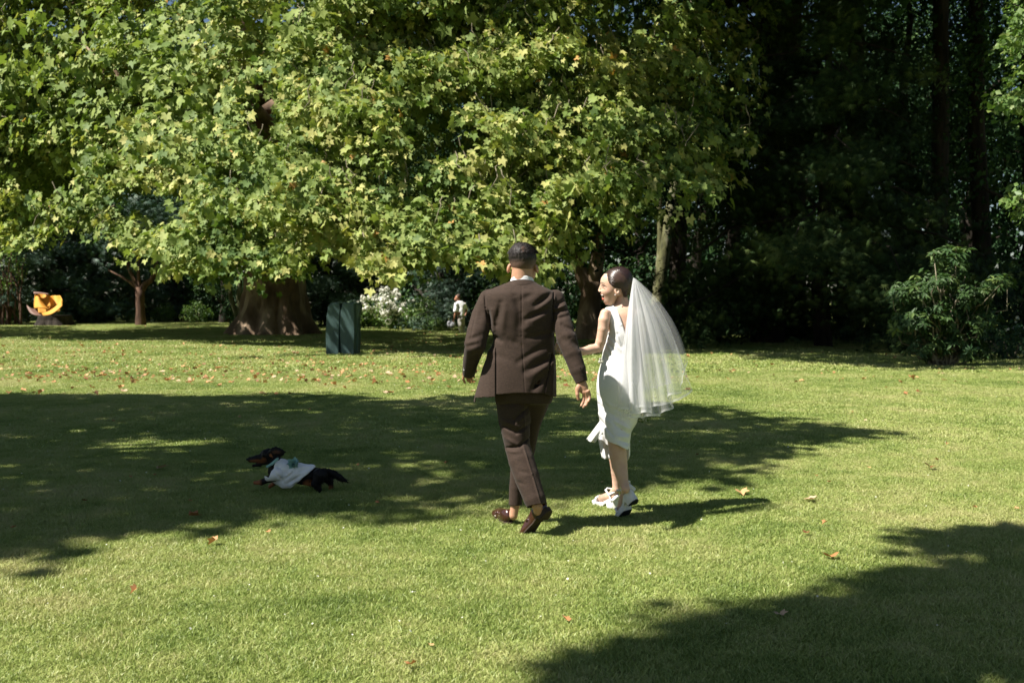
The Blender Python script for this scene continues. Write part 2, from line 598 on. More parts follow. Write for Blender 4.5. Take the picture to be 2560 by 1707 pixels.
BX = [-120, 0, 100, 220, 300, 400, 500, 590, 680, 760, 840, 920, 1010, 1060, 1130, 1200, 1280, 1350, 1420, 1500, 1560, 1620, 1680, 1720, 1780, 1850, 1880, 1930]
BY = [640, 600, 590, 590, 640, 655, 660, 690, 720, 690, 640, 655, 690, 700, 640, 650, 690, 640, 640, 560, 610, 640, 560, 470, 440, 470, 330, 100]
DX = [-120, 200, 500, 760, 1000, 1400, 1700, 1950]
DD = [34, 33, 30, 26.5, 25, 24.3, 24.3, 25.5]


def curtain(n, seed, dmin, dmax, ymin=-140, holes=True, hole_t=0.62, bshift=0):
    g = np.random.default_rng(seed)
    x = g.uniform(-130, 1930, n)
    y = g.uniform(ymin, 730, n)
    bot = np.interp(x, BX, BY) + bshift + 22 * fnoise(np.stack([x / 90, x * 0], 1), 5, 2)
    keep = (y < bot)
    if holes:
        hole_t = hole_t + np.clip((450 - x) / 250, 0, 1) * np.clip((260 - y) / 100, 0, 1) * 1.5
        q = np.stack([x / 150.0, y / 95.0], 1)
        f = fnoise(q, 21, 3, 0.75)
        keep &= f < hole_t + g.normal(0, .25, n)
        for hx, hy, rx, ry, pr in [(390, 505, 115, 75, .97), (662, 255, 62, 105, .99), (650, 380, 30, 40, .5), (1020, 400, 80, 70, .5), (660, 480, 25, 30, .5), (1130, 190, 90, 40, .5), (330, 270, 60, 30, .5), (1430, 520, 60, 60, .5), (1660, 560, 60, 60, .8), (1720, 330, 50, 60, .5), (1790, 200, 50, 30, .4), (1600, 120, 60, 30, .5)]:
            inside = ((x - hx) / rx) ** 2 + ((y - hy) / ry) ** 2 < g.uniform(.5, 1.2, n)
            keep &= ~(inside & (g.random(n) < pr))
        # thinner towards the right
        keep &= g.random(n) > np.interp(x, [1150, 1600, 1900], [0, .45, .66])
    x, y = x[keep], y[keep]
    d = np.interp(x, DX, DD) + g.uniform(dmin, dmax, len(x)) ** 1.0 + .65 * fnoise(np.stack([x / 160., y / 110.], 1), 9, 2)
    d += np.clip((650 - y) / 650.0, 0, 2) ** 1.2 * 4.2
    c = np.array([P(a, b, e) for a, b, e in zip(x, y, d)])
    return c, g


c1, g1 = curtain(5600, 31, 0.0, 1.9)
c2, g2 = curtain(2000, 32, 1.7, 5.0, hole_t=1.0, bshift=-25)
gx_ = np.random.default_rng(66)
shade_bough = np.stack([gx_.normal(-7.6, 1.3, 24), gx_.normal(24.7, .7, 24), gx_.normal(5.4, 1.0, 24)], 1)  # extra sprays added to throw leaf shade on the metal cabinet
top_ = np.array([P(gx_.uniform(520, 700), gx_.uniform(-60, 130), gx_.uniform(31, 34)) for _ in range(90)])
cc = np.concatenate([c1, c2, shade_bough, top_])
cc = cc[(cc[:, 2] > 1.75) & (sunlit(cc) | (cc[:, 2] < 8))]
outw = cc - np.array([[PB.x, PB.y, 0]])
outw[:, 2] = 0
outw = unit(outw)
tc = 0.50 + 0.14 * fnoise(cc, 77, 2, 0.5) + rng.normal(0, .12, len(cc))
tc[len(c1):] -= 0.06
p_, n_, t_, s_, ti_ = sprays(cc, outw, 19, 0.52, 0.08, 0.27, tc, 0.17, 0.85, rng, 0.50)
odd = rng.random(len(ti_)) < 0.004
ti_[odd] = 1.0
yel = rng.random(len(ti_)) < 0.07
ti_[yel] = 0.93
# the rest of the crown: a dome behind and above the hanging front
gd = np.random.default_rng(5)
nd = 3400
u = unit(gd.normal(0, 1, (nd, 3)))
rad = gd.uniform(0.62, 1.0, nd) ** (1 / 1.5)
dome = np.array([PB.x + 1.0, PB.y, 14.5]) + u * rad[:, None] * np.array([17.5, 16.0, 13.5])
dome = dome[(dome[:, 2] > 6.5)]
dpx = 1280 + FPX * dome[:, 0] / dome[:, 1]
dome = dome[dome[:, 1] > np.interp(dpx, DX, DD) + 1.5]
# low inner boughs added to keep the ground under the tree in shade
gs_ = np.random.default_rng(67)
gy_ = gs_.uniform(796, 874, 5200); gxp = gs_.uniform(-420, 1000, 5200)
kk_ = (gy_ < 856 + gxp * .012) & (gy_ > 802 + 6 * np.sin(gxp / 60.)) & (fnoise(np.stack([gxp / 160., gy_ / 14.], 1), 68, 2) < .9)
gxy = np.array([G(x_, y_) for x_, y_ in zip(gxp[kk_], gy_[kk_])])
zb_ = gs_.uniform(5.5, 11.5, len(gxy))
low_ = np.stack([gxy[:, 0] - zb_ * SHX, gxy[:, 1] - zb_ * SHY, zb_], 1)
lpx = 1280 + FPX * low_[:, 0] / low_[:, 1]
low_ = low_[low_[:, 1] > np.interp(lpx, DX, DD) + 1.5][:1900]
dome = np.concatenate([dome, low_])
dome = dome[sunlit(dome)]
dpx = 1280 + FPX * dome[:, 0] / dome[:, 1]
dpy = 753 - FPX * (dome[:, 2] - CAMH) / dome[:, 1]
dome = dome[~((((dpx - 655) / 75) ** 2 + ((dpy - 255) / 110) ** 2 < 1) & (dome[:, 1] < 41)) & ~(((dpx - 390) / 120) ** 2 + ((dpy - 505) / 75) ** 2 < 1)]
ud = unit(dome - np.array([PB.x, PB.y, 10]))
p2, n2_, t2, s2, ti2 = sprays(dome, ud, 12, 0.85, 0.25, 0.42, np.full(len(dome), .45), .15, .8, gd)
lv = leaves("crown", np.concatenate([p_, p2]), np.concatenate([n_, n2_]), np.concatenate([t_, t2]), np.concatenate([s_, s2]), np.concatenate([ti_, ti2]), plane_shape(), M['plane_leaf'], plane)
print("plane leaves", len(p_), len(p2))
# hanging twigs that show between the leaves
tw = []
for i in R.sample(range(len(c1)), 420):
    c = Vector(c1[i])
    a = c + Vector((R.uniform(-.25, .25), R.uniform(0, .3), R.uniform(.25, .9)))
    b = c + Vector((R.uniform(-.5, .5), R.uniform(-.3, .1), R.uniform(-.35, 0)))
    tw.append((wiggle(a, b, 5, 0.06), [0.016, 0.015, 0.013, 0.011, 0.009, 0.006]))
tag(tubes("twigs", tw, M['twig'], plane, 5), kind="stuff")


# ---------------------------------------------------------------- other trees
def crown_points(n, centre, radii, g, shell=0.55, lumps=9, seed=1, zmin=None):
    u = unit(g.normal(0, 1, (n * 2, 3)))
    f = 1 + 0.16 * fnoise(u * 2.0, seed, 3, 0.9)
    r = g.uniform(shell, 1.0, n * 2) * f
    p = np.array(centre) + u * r[:, None] * np.array(radii)
    h = fnoise(p, seed + 3, 2, 0.55)
    k = h < 0.9 + g.normal(0, .4, len(p))
    if zmin is not None:
        k &= p[:, 2] > zmin
    p, u = p[k][:n], u[k][:n]
    return p, u


def copy_tree(o, loc, rz, sc, label, group=None):
    def rec(src, parent):
        c = src.copy()
        COL.objects.link(c)
        if parent is not None:
            c.parent = parent
        for ch in list(src.children):
            rec(ch, c)
        return c
    c = rec(o, None)
    c.location = loc
    c.rotation_euler = (0, 0, rz)
    c.scale = (sc[0], sc[0], sc[1])
    tag(c, label, None, group)
    return c


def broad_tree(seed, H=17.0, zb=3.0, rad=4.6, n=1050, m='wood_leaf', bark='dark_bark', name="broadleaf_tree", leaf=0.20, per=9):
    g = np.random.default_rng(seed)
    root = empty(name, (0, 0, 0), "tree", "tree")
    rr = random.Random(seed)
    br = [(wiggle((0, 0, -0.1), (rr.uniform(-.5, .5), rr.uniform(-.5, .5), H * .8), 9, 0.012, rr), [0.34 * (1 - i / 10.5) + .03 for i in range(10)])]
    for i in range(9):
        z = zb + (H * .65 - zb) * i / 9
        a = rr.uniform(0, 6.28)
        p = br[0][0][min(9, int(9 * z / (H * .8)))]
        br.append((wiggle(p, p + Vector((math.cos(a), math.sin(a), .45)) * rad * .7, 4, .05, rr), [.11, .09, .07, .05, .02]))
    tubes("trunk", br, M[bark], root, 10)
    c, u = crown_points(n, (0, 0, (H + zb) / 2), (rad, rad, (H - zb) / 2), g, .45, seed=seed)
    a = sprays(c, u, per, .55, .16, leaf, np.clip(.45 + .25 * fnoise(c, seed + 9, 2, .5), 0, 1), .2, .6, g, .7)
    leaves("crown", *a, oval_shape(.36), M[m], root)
    return root


def conifer_tree(seed, H=15.0, zb=1.2, rad=3.6, n=1500, m='conifer', droop=0.25, name="conifer_tree", leaf=.5, bark='dark_bark'):
    g = np.random.default_rng(seed)
    rr = random.Random(seed)
    root = empty(name, (0, 0, 0), "tree", "tree")
    br = [(wiggle((0, 0, -.1), (0, 0, H * .95), 6, .008, rr), [.30, .27, .22, .17, .12, .07, .02])]
    pos, out, = [], []
    nb = 46
    for i in range(nb):
        t = (i + rr.random()) / nb
        z = zb + (H - zb) * t ** 1.1
        L = rad * (1 - t) ** .75 * rr.uniform(.7, 1.1) + .3
        a = i * 2.4 + rr.uniform(-.3, .3)
        e = Vector((math.cos(a) * L, math.sin(a) * L, z - droop * L + .15 * L))
        path = wiggle((0, 0, z), e, 4, .03, rr, -.06)
        br.append((path, [.06, .05, .04, .03, .012]))
        k = max(6, int(n / nb * L / rad * 1.6))
        for j in range(k):
            s = rr.uniform(.2, 1.0) ** .7
            q = path[0].lerp(path[-1], s) + Vector((rr.gauss(0, .16 * L), rr.gauss(0, .16 * L), rr.gauss(0, .12) - .12 * L * s))
            pos.append(q); out.append(Vector((math.cos(a), math.sin(a), -.15)))
    tubes("trunk", br, M[bark], root, 7)
    pos = np.array(pos); out = unit(np.array(out))
    a = sprays(pos, out, 5, .42, .14, leaf, np.clip(.45 + .3 * fnoise(pos, seed, 2, .6), 0, 1), .2, .7, g, .5)
    a = (a[0], a[1], unit(a[2] + np.repeat(out, 5, 0) * .8 - np.array([0, 0, droop * 1.2])), a[3], a[4])
    leaves("crown", *a, frond_shape(7, .04), M[m], root)
    return root


def shrub(seed, w=2.0, h=1.8, n=260, m='bush_leaf', name="shrub", leaf=.12, per=9, flowers=0, fsize=.16, shape=None, rad=.22, stems=6):
    g = np.random.default_rng(seed)
    rr = random.Random(seed)
    root = empty(name, (0, 0, 0), "shrub", "shrub")
    st = []
    for i in range(stems):
        a = rr.uniform(0, 6.28)
        st.append((wiggle((rr.uniform(-.12, .12), rr.uniform(-.12, .12), -.05), (math.cos(a) * w * .35, math.sin(a) * w * .35, h * rr.uniform(.55, .9)), 4, .05, rr), [.03, .025, .02, .014, .006]))
    tubes("stem", st, M['twig'], root, 5)
    c, u = crown_points(n, (0, 0, h * .5), (w / 2, w / 2, h * .52), g, .5, seed=seed, zmin=.05)
    a = sprays(c, u, per, rad, .05, leaf, np.clip(.5 + .25 * fnoise(c, seed + 2, 2, 1.5), 0, 1), .2, .6, g, .6)
    leaves("foliage", *a, shape or oval_shape(.30), M[m], root)
    if flowers:
        k = np.argsort(-(u[:, 2] * 1.0 - u[:, 1] * .9) + g.normal(0, .35, len(u)))[:flowers]
        fc = c[k] + u[k] * .12
        pp = []
        npetal = 16
        cen = np.repeat(fc, npetal, 0)
        dr = unit(g.normal(0, 1, cen.shape))
        fs = np.repeat(fsize * g.uniform(.5, 1.2, len(fc)), npetal)
        leaves("blossom", cen + dr * fs[:, None] * .42, dr, unit(g.normal(0, 1, cen.shape)), fs * .62, g.uniform(.2, 1, len(cen)), oval_shape(.42), M['petal'], root)
    return root


def put(root, x, d, rz=0.0, s=(1, 1), label=None, cat=None, group=None):
    p = P(x, 800, d)
    root.location = (p.x, d, 0)
    root.rotation_euler = (0, 0, rz)
    root.scale = (s[0], s[0], s[1])
    tag(root, label, cat, group)
    return root


def copy_at(root, x, d, rz, s, label, group=None):
    p = P(x, 800, d)
    return copy_tree(root, (p.x, d, 0), rz, s, label, group)


WG = "broadleaf trees standing in the dark wood"
bA = broad_tree(101)
bB = broad_tree(102, H=20, zb=5, rad=5.4, n=1250)
bC = broad_tree(103, H=14, zb=1.5, rad=4.4, n=1000)
spots = [  # x px, distance, proto, scale, label
    (60, 66, 'B', 1.0, "broadleaf tree of the wood behind the yellow sculpture"),
    (230, 74, 'A', 1.1, "broadleaf tree of the wood between the yellow sculpture and the small red-barked tree"),
    (430, 70, 'B', 1.05, "broadleaf tree of the wood just right of the small red-barked tree"),
    (560, 64, 'C', 1.0, "low broadleaf tree of the wood behind the two thin pale stems"),
    (760, 66, 'A', 1.15, "broadleaf tree of the wood directly behind the plane tree trunk"),
    (900, 60, 'C', 1.1, "low-branched broadleaf tree behind the green metal cabinet"),
    (1010, 70, 'B', 1.1, "tall broadleaf tree behind the white flowering hydrangea"),
    (1110, 50, 'A', .9, "broadleaf tree whose dark trunk stands just left of the distant man"),
    (1200, 58, 'C', 1.1, "low broadleaf tree behind the groom's head"),
    (1330, 52, 'A', 1.05, "broadleaf tree of the wood between the groom and the forked trunk"),
    (1560, 50, 'C', 1.1, "low broadleaf tree behind the bride and her veil"),
    (1600, 64, 'B', 1.1, "tall broadleaf tree far behind the bride"),
    (1830, 44, 'A', 1.0, "broadleaf tree right of the leaning pale trunk"),
    (1930, 56, 'B', 1.15, "tall broadleaf tree behind the drooping cedar, left side"),
    (2130, 48, 'A', 1.1, "broadleaf tree of the wood behind the middle of the drooping cedar"),
    (2250, 40, 'B', .95, "tall dark broadleaf tree behind the rhododendron"),
    (2420, 46, 'A', 1.15, "broadleaf tree of the wood above the right side of the rhododendron"),
    (2580, 38, 'C', 1.1, "low dark broadleaf tree at the right edge of the photo"),
    (2700, 52, 'B', 1.1, "tall dark broadleaf tree beyond the right edge of the lawn"),
    (2330, 62, 'B', 1.2, "farthest broadleaf tree of the wood above the rhododendron"),
    (1740, 74, 'B', 1.25, "farthest broadleaf tree of the wood right of the leaning trunk"),
    (1320, 78, 'B', 1.2, "farthest broadleaf tree of the wood behind the couple"),
    (-80, 60, 'C', 1.2, "low broadleaf tree at the left edge of the photo"),
    (330, 88, 'B', 1.3, "farthest broadleaf tree of the wood at the left"),
]
protos = {'A': bA, 'B': bB, 'C': bC}
used = set()
for i, (x, d, k, s, lab) in enumerate(spots):
    rz = (i * 2.399) % 6.28
    sc = (s, s * (1 + .08 * ((i * 7) % 5 - 2) / 2))
    if k not in used:
        used.add(k)
        put(protos[k], x, d, rz, sc, lab, None, WG)
    else:
        copy_at(protos[k], x, d, rz, sc, lab, WG)

CG = "blue-green conifers behind the sculpture and the plane tree"
cA = conifer_tree(201, H=13, zb=.8, rad=3.8, n=3000, leaf=.36)
put(cA, 110, 62, 0.3, (1, 1), "blue-green conifer with hanging boughs behind the yellow sculpture", None, CG)
copy_at(cA, 250, 66, 2.1, (1.05, 1.1), "blue-green conifer between the sculpture and the red-barked tree", CG)
copy_at(cA, 450, 72, 4.0, (1.1, 1.1), "blue-green conifer right of the red-barked tree", CG)
copy_at(cA, 820, 55, 1.0, (.9, .8), "blue-green conifer behind the green metal cabinet", CG)
copy_at(cA, 1180, 48, 5.0, (.8, .75), "blue-green conifer behind the distant man", CG)

# drooping cedar, right
ced = conifer_tree(205, H=13.0, zb=1.9, rad=6.0, n=8200, m='cedar', droop=.42, name="cedar_tree", leaf=.30)
put(ced, 2060, 30.5, .4, (.95, 1), "dark drooping cedar with feathery tips right of the bride", "tree")

# tree with the red bark, small, left
def bare_tree(name, label, base, paths, m, crown=None):
    root = empty(name, base, label, "tree")
    tubes("trunk", paths, m, root, 10)
    return root


d = 57.5
rt = bare_tree("small_tree", "small tree with short reddish trunk forking low, left of the plane tree", P(351, 813, d) * 1.0, [
    ([P(352, 816, d), P(351, 780, d), P(350, 745, d), P(350, 718, d)], [.33, .26, .25, .27]),
    ([P(346, 725, d), P(336, 700, d), P(322, 670, d), P(316, 640, d)], [.18, .13, .10, .07]),
    ([P(353, 728, d), P(362, 712, d), P(378, 700, d), P(388, 680, d), P(392, 650, d)], [.20, .18, .15, .12, .09]),
    ([P(346, 722, d), P(325, 705, d), P(300, 690, d), P(270, 675, d)], [.12, .09, .06, .04]),
    ([P(349, 722, d), P(346, 690, d), P(347, 650, d)], [.12, .09, .07])], M['red_bark'])
gq = np.random.default_rng(9)
c, u = crown_points(420, P(350, 560, d), (3.3, 2.6, 2.5), gq, .4, seed=12)
a = sprays(c, u, 6, .5, .15, .42, np.full(len(c), .45), .2, .7, gq, .5)
leaves("crown", *a, frond_shape(7, .045), M['conifer'], rt)

d = 52
tw2 = bare_tree("twin_stem_tree", "two thin pale stems of a young tree left of the plane tree trunk", P(590, 800, d) * 1.0, [
    ([P(596, 803, d), P(588, 775, d), P(578, 750, d), P(573, 715, d), P(568, 690, d), P(560, 640, d)], [.14, .13, .12, .10, .09, .06]),
    ([P(606, 803, d), P(600, 770, d), P(597, 740, d), P(600, 710, d), P(598, 680, d), P(592, 630, d)], [.17, .15, .13, .12, .11, .07])], M['green_bark'])
c, u = crown_points(160, P(585, 590, d), (2.4, 2.0, 2.2), gq, .4, seed=14)
a = sprays(c, u, 9, .5, .15, .2, np.full(len(c), .5), .2, .7, gq, .6)
leaves("crown", *a, oval_shape(.34), M['dark_leaf'], tw2)

# forked dark trunk behind the bride's head
d = 36.0
ft = bare_tree("forked_tree", "dark tree with thick trunk forking low, between the groom and the bride", P(1470, 849, d) * 1.0, [
    ([P(1472, 856, d), P(1472, 820, d), P(1474, 780, d), P(1477, 740, d), P(1478, 705, d)], [.62, .48, .42, .38, .42]),
    ([P(1470, 720, d), P(1455, 690, d), P(1444, 650, d), P(1438, 600, d), P(1425, 480, d)], [.30, .26, .22, .2, .14]),
    ([P(1482, 720, d), P(1488, 680, d), P(1495, 640, d), P(1500, 560, d), P(1510, 420, d)], [.32, .28, .25, .2, .14])], M['plane_bark'])
c, u = crown_points(700, P(1470, 430, d), (4.0, 3.4, 3.3), gq, .35, seed=15)
ks = sunlit(c); c, u = c[ks], u[ks]
a = sprays(c, u, 9, .5, .15, .22, np.full(len(c), .45), .2, .7, gq, .6)
leaves("crown", *a, oval_shape(.34), M['dark_leaf'], ft)

# leaning pale trunk with a companion and a thick dark neighbour
d = 38.0
lt = bare_tree("leaning_tree", "leaning mossy pale trunk with a thinner second stem behind the bride's veil", P(1650, 845, d) * 1.0, [
    ([P(1640, 848, d), P(1646, 760, d), P(1652, 690, d), P(1661, 620, d), P(1672, 550, d), P(1684, 480, d), P(1694, 400, d), P(1705, 250, d)], [.30, .26, .245, .235, .22, .19, .16, .12]),
    ([P(1632, 848, d), P(1640, 740, d), P(1650, 640, d), P(1651, 580, d), P(1648, 520, d), P(1650, 440, d), P(1645, 300, d)], [.20, .17, .13, .12, .11, .10, .08])], M['green_bark'])
c, u = crown_points(420, P(1690, 250, d), (3.6, 3.2, 3.0), gq, .35, seed=16)
ks = sunlit(c); c, u = c[ks], u[ks]
a = sprays(c, u, 9, .5, .15, .22, np.full(len(c), .5), .2, .7, gq, .6)
leaves("crown", *a, oval_shape(.34), M['dark_leaf'], lt)
d = 40.0
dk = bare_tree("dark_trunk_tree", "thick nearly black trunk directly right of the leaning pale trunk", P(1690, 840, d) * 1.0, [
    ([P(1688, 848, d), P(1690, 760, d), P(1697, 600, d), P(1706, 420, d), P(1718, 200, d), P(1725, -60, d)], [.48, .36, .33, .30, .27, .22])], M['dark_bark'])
c, u = crown_points(500, P(1730, -60, d), (4.6, 4.0, 3.4), gq, .35, seed=17)
a = sprays(c, u, 9, .55, .15, .26, np.full(len(c), .4), .2, .7, gq, .6)
leaves("crown", *a, oval_shape(.34), M['wood_leaf'], dk)
d = 36.0
for k, (x0, x1, lab) in enumerate([(2130, 2140, "tall straight dark trunk of the wood above the cedar's left side"), (2345, 2352, "tall straight dark trunk of the wood above the rhododendron"), (2455, 2440, "tall straight dark trunk of the wood near the right edge")]):
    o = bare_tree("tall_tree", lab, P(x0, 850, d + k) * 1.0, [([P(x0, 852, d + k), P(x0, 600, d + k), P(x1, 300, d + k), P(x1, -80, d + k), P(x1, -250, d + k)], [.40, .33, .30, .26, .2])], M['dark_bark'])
    c, u = crown_points(420, P(x1, -260, d + k), (4.8, 4.6, 4.2), gq, .35, seed=30 + k)
    a = sprays(c, u, 9, .6, .15, .3, np.full(len(c), .4), .2, .7, gq, .6)
    leaves("crown", *a, oval_shape(.34), M['wood_leaf'], o)
    tag(o, None, None, "tall straight trunks in the dark wood")

# the wood far behind, one mass
gw = np.random.default_rng(55)
nw = 5200
ang = gw.uniform(-.75, .75, nw)
dist = gw.uniform(78, 100, nw)
hz = gw.uniform(0, 1, nw) ** .8 * (20 + 3 * np.sin(ang * 23) + 2 * np.sin(ang * 61))
cw = np.stack([np.sin(ang) * dist, np.cos(ang) * dist, hz], 1)
ow = unit(-cw * np.array([1, 1, 0]))
a = sprays(cw, ow, 10, 1.3, .5, .85, np.full(nw, .4), .2, .7, gw, .7)
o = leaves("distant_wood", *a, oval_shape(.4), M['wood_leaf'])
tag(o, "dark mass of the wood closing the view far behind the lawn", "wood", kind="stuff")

# trees that stand outside the picture and shade the lawn
def poly_in(px, py, poly):
    ins = np.zeros(len(px), bool)
    j = len(poly) - 1
    for i in range(len(poly)):
        xi, yi = poly[i]; xj, yj = poly[j]
        c = ((yi > py) != (yj > py)) & (px < (xj - xi) * (py - yi) / (yj - yi + 1e-12) + xi)
        ins ^= c
        j = i
    return ins


def shade_tree(name, label, base, poly_px, zr, n, seed, gaps, leaf=.26, rad=.42, per=9):
    """crown whose shadow covers the given patch of the lawn"""
    poly = [G(*q) if q[1] > 760 else q for q in poly_px]
    g = np.random.default_rng(seed)
    xs = [q[0] for q in poly]; ys = [q[1] for q in poly]
    gx = g.uniform(min(xs), max(xs), n * 4); gy = g.uniform(min(ys), max(ys), n * 4)
    f = fnoise(np.stack([gx * .8, gy * 1.6], 1), seed, 3, .6)
    k = poly_in(gx + .12 * g.normal(size=n * 4), gy + .12 * g.normal(size=n * 4), poly) & (f < gaps)
    gx, gy = gx[k][:n], gy[k][:n]
    z = g.uniform(zr[0], zr[1], len(gx))
    c = np.stack([gx - z * SHX, gy - z * SHY, z], 1)
    c = c[sunlit(c)]
    root = empty(name, (base[0], base[1], 0), label, "tree")
    u = unit(c - np.array([base[0], base[1], zr[0] - 1]))
    a = sprays(c, u, per, rad, .12, leaf, np.full(len(c), .45), .2, .8, g, .5)
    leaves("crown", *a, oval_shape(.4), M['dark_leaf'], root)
    br = [(wiggle((base[0], base[1], -.1), (base[0] * .98, base[1], zr[0] + 1), 6, .01), [.42, .38, .34, .3, .27, .24, .18])]
    idx = g.choice(len(c), 26)
    for i in idx:
        br.append((wiggle((base[0], base[1], zr[0] * g.uniform(.6, 1.1)), c[i], 5, .03), [.10, .08, .06, .045, .03, .012]))
    tubes("trunk", br, M['dark_bark'], root, 9)
    return root


shade_tree("shade_tree", "leafy tree outside the photo whose shadow crosses the lawn behind the couple", (-12.5, 5.5),
           [(-900, 986), (0, 988), (400, 992), (560, 990), (830, 990), (960, 1003), (1100, 1010), (1160, 994), (1350, 990), (1500, 1004), (1760, 1016), (1900, 1040), (2050, 1062), (2250, 1090), (2060, 1104), (1980, 1120), (1900, 1150), (1800, 1172), (1880, 1192), (1700, 1204), (1560, 1225), (1480, 1238), (1300, 1262), (1120, 1292), (900, 1286), (700, 1296), (560, 1304), (430, 1312), (330, 1330), (180, 1345), (120, 1405), (0, 1412), (-900, 1500)],
           (8.0, 14.0), 3600, 61, 1.75)
shade_tree("shade_tree", "leafy tree outside the photo whose shadow fills the near right corner", (-4.5, -4.5),
           [(1520, 1740), (1600, 1695), (1700, 1672), (1790, 1650), (1760, 1615), (1860, 1585), (1960, 1560), (2060, 1535), (2180, 1520), (2300, 1520), (2260, 1475), (2370, 1455), (2480, 1436), (2700, 1440), (3000, 1400), (3400, 1900), (1600, 1900), (1470, 1800)],
           (9.0, 14.0), 1500, 62, 0.75, .20, .20)
shade_tree("shade_tree", "leafy tree outside the photo whose shadow touches the right edge of the lawn", (-2.5, -1.5),
           [(2240, 1362), (2400, 1345), (2600, 1335), (2900, 1330), (2900, 1385), (2600, 1384), (2400, 1380), (2280, 1374)],
           (6.5, 9.0), 260, 63, 1.3, .13, .13)

shade_tree("shade_tree", "tall leafy tree right of the photo whose crown shades the foot of the wood", (14.5, 15.5),
           [(1850, 880), (1950, 866), (2800, 862), (2800, 928), (2560, 922), (2300, 926), (2050, 908), (1920, 900)], (12.0, 16.0), 1300, 64, 1.0, .30, .5)

# tall trees right of the lawn: unseen high crowns added to keep the wood dark
def canopy(name, label, base, centre, radii, n, seed, low=None):
    g = np.random.default_rng(seed)
    root = empty(name, (base[0], base[1], 0), label, "tree")
    c, u = crown_points(n, centre, radii, g, .3, seed=seed)
    lim = 1.4 + 0.318 * c[:, 1]
    inx = np.abs(c[:, 0]) < .54 * c[:, 1]
    c2 = c[(c[:, 2] > lim) | ~inx]
    u = u[(c[:, 2] > lim) | ~inx]
    ks = sunlit(c2); c2, u = c2[ks], u[ks]
    a = sprays(c2, u, 9, .75, .25, .46, np.full(len(c2), .4), .2, .8, g, .6)
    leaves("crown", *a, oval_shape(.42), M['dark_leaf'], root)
    b = Vector((base[0], base[1], -.1))
    br = [(wiggle(b, Vector((base[0], base[1], centre[2])), 6, .01), [.6, .52, .46, .42, .36, .3, .2])]
    for i in g.choice(len(c2), 14):
        br.append((wiggle((base[0], base[1], centre[2] * g.uniform(.5, .9)), c2[i], 5, .03), [.16, .13, .1, .07, .05, .02]))
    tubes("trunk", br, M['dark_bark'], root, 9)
    return root


canopy("tall_tree", "tall broad tree right of the lawn whose high crown shades the wood", (17.5, 27.0), (9.5, 27.5, 17.0), (9.0, 6.0, 7.0), 1350, 71)
canopy("tall_tree", "tall broad tree at the far right whose high crown shades the rhododendron side", (21.0, 22.0), (16.5, 26, 15.5), (8, 7, 7), 1200, 72)
canopy("tall_tree", "tall tree between the plane tree and the cedar whose unseen crown shades the wood", (10.5, 37.5), (6.0, 34.5, 21.0), (9, 6, 6.5), 1300, 73)

canopy("tall_tree", "tall dark tree added just left of the cedar to shade it, crown unseen", (8.6, 33.5), (3.5, 30.0, 17.5), (8.5, 3.2, 7.0), 1300, 74)

# lit leafy boughs reaching in at the right edge
d = 19.0
base = Vector((11.6, d + .3, 0))
et = empty("edge_tree", base, "tree with light green sunlit boughs reaching in at the right edge", "tree")
ge = np.random.default_rng(81)
cs = []
for (x, y, rx, ry, n) in [(2545, 20, 50, 40, 16), (2535, 100, 55, 40, 26), (2535, 245, 55, 32, 30), (2560, 160, 30, 60, 10), (2555, 490, 35, 40, 12), (2690, 300, 50, 200, 40), (2720, 150, 60, 250, 60), (2560, 520, 24, 20, 4)]:
    for _ in range(n):
        cs.append(P(ge.normal(x, rx * .45), ge.normal(y, ry * .5), d + ge.uniform(-.8, .8)))
cs = np.array(cs)
a = sprays(cs, unit(cs - np.array([13.5, d + 1, 4])), 14, .22, .06, .13, np.full(len(cs), .6), .2, .7, ge, .6)
leaves("crown", *a, oval_shape(.36), M['light_leaf'], et)
br = [(wiggle(base, base + Vector((1.0, 0, 9)), 6, .01), [.28, .25, .22, .2, .16, .12, .08])]
for i in range(0, len(cs), 9):
    br.append((wiggle(base + Vector((.4, 0, max(2.0, cs[i][2] - 1))), cs[i], 4, .04), [.06, .05, .035, .02, .01]))
tubes("trunk", br, M['dark_bark'], et, 8)

# ---------------------------------------------------------------- rhododendron, right
d = 21.6
rh = empty("rhododendron_bush", P(2360, 918, d), "big glossy rhododendron bush standing free on the lawn at the right", "shrub")
gr = np.random.default_rng(91)
cs, us = [], []
for (x, y, rx, ry, n) in [(2370, 640, 60, 28, 26), (2360, 700, 75, 40, 40), (2290, 730, 60, 40, 36), (2430, 740, 60, 45, 40), (2500, 705, 40, 20, 20), (2475, 720, 30, 20, 12), (2250, 740, 30, 22, 14), (2350, 790, 120, 50, 90), (2290, 800, 70, 30, 40), (2440, 800, 60, 60, 40), (2235, 815, 25, 14, 8), (2320, 860, 75, 35, 46), (2400, 860, 80, 30, 44), (2440, 880, 40, 20, 14), (2460, 790, 40, 20, 10)]:
    for _ in range(n):
        uu = unit(gr.normal(0, 1, 3)); uu[1] = -abs(uu[1]) if gr.random() < .7 else uu[1]
        rr_ = gr.uniform(.55, 1.0)
        q = P(x + uu[0] * rr_ * rx, y - uu[2] * rr_ * ry, d + uu[1] * .9 * rr_)
        if q.z > .12:
            cs.append(q); us.append(uu)
cs = np.array(cs); us = np.array(us)


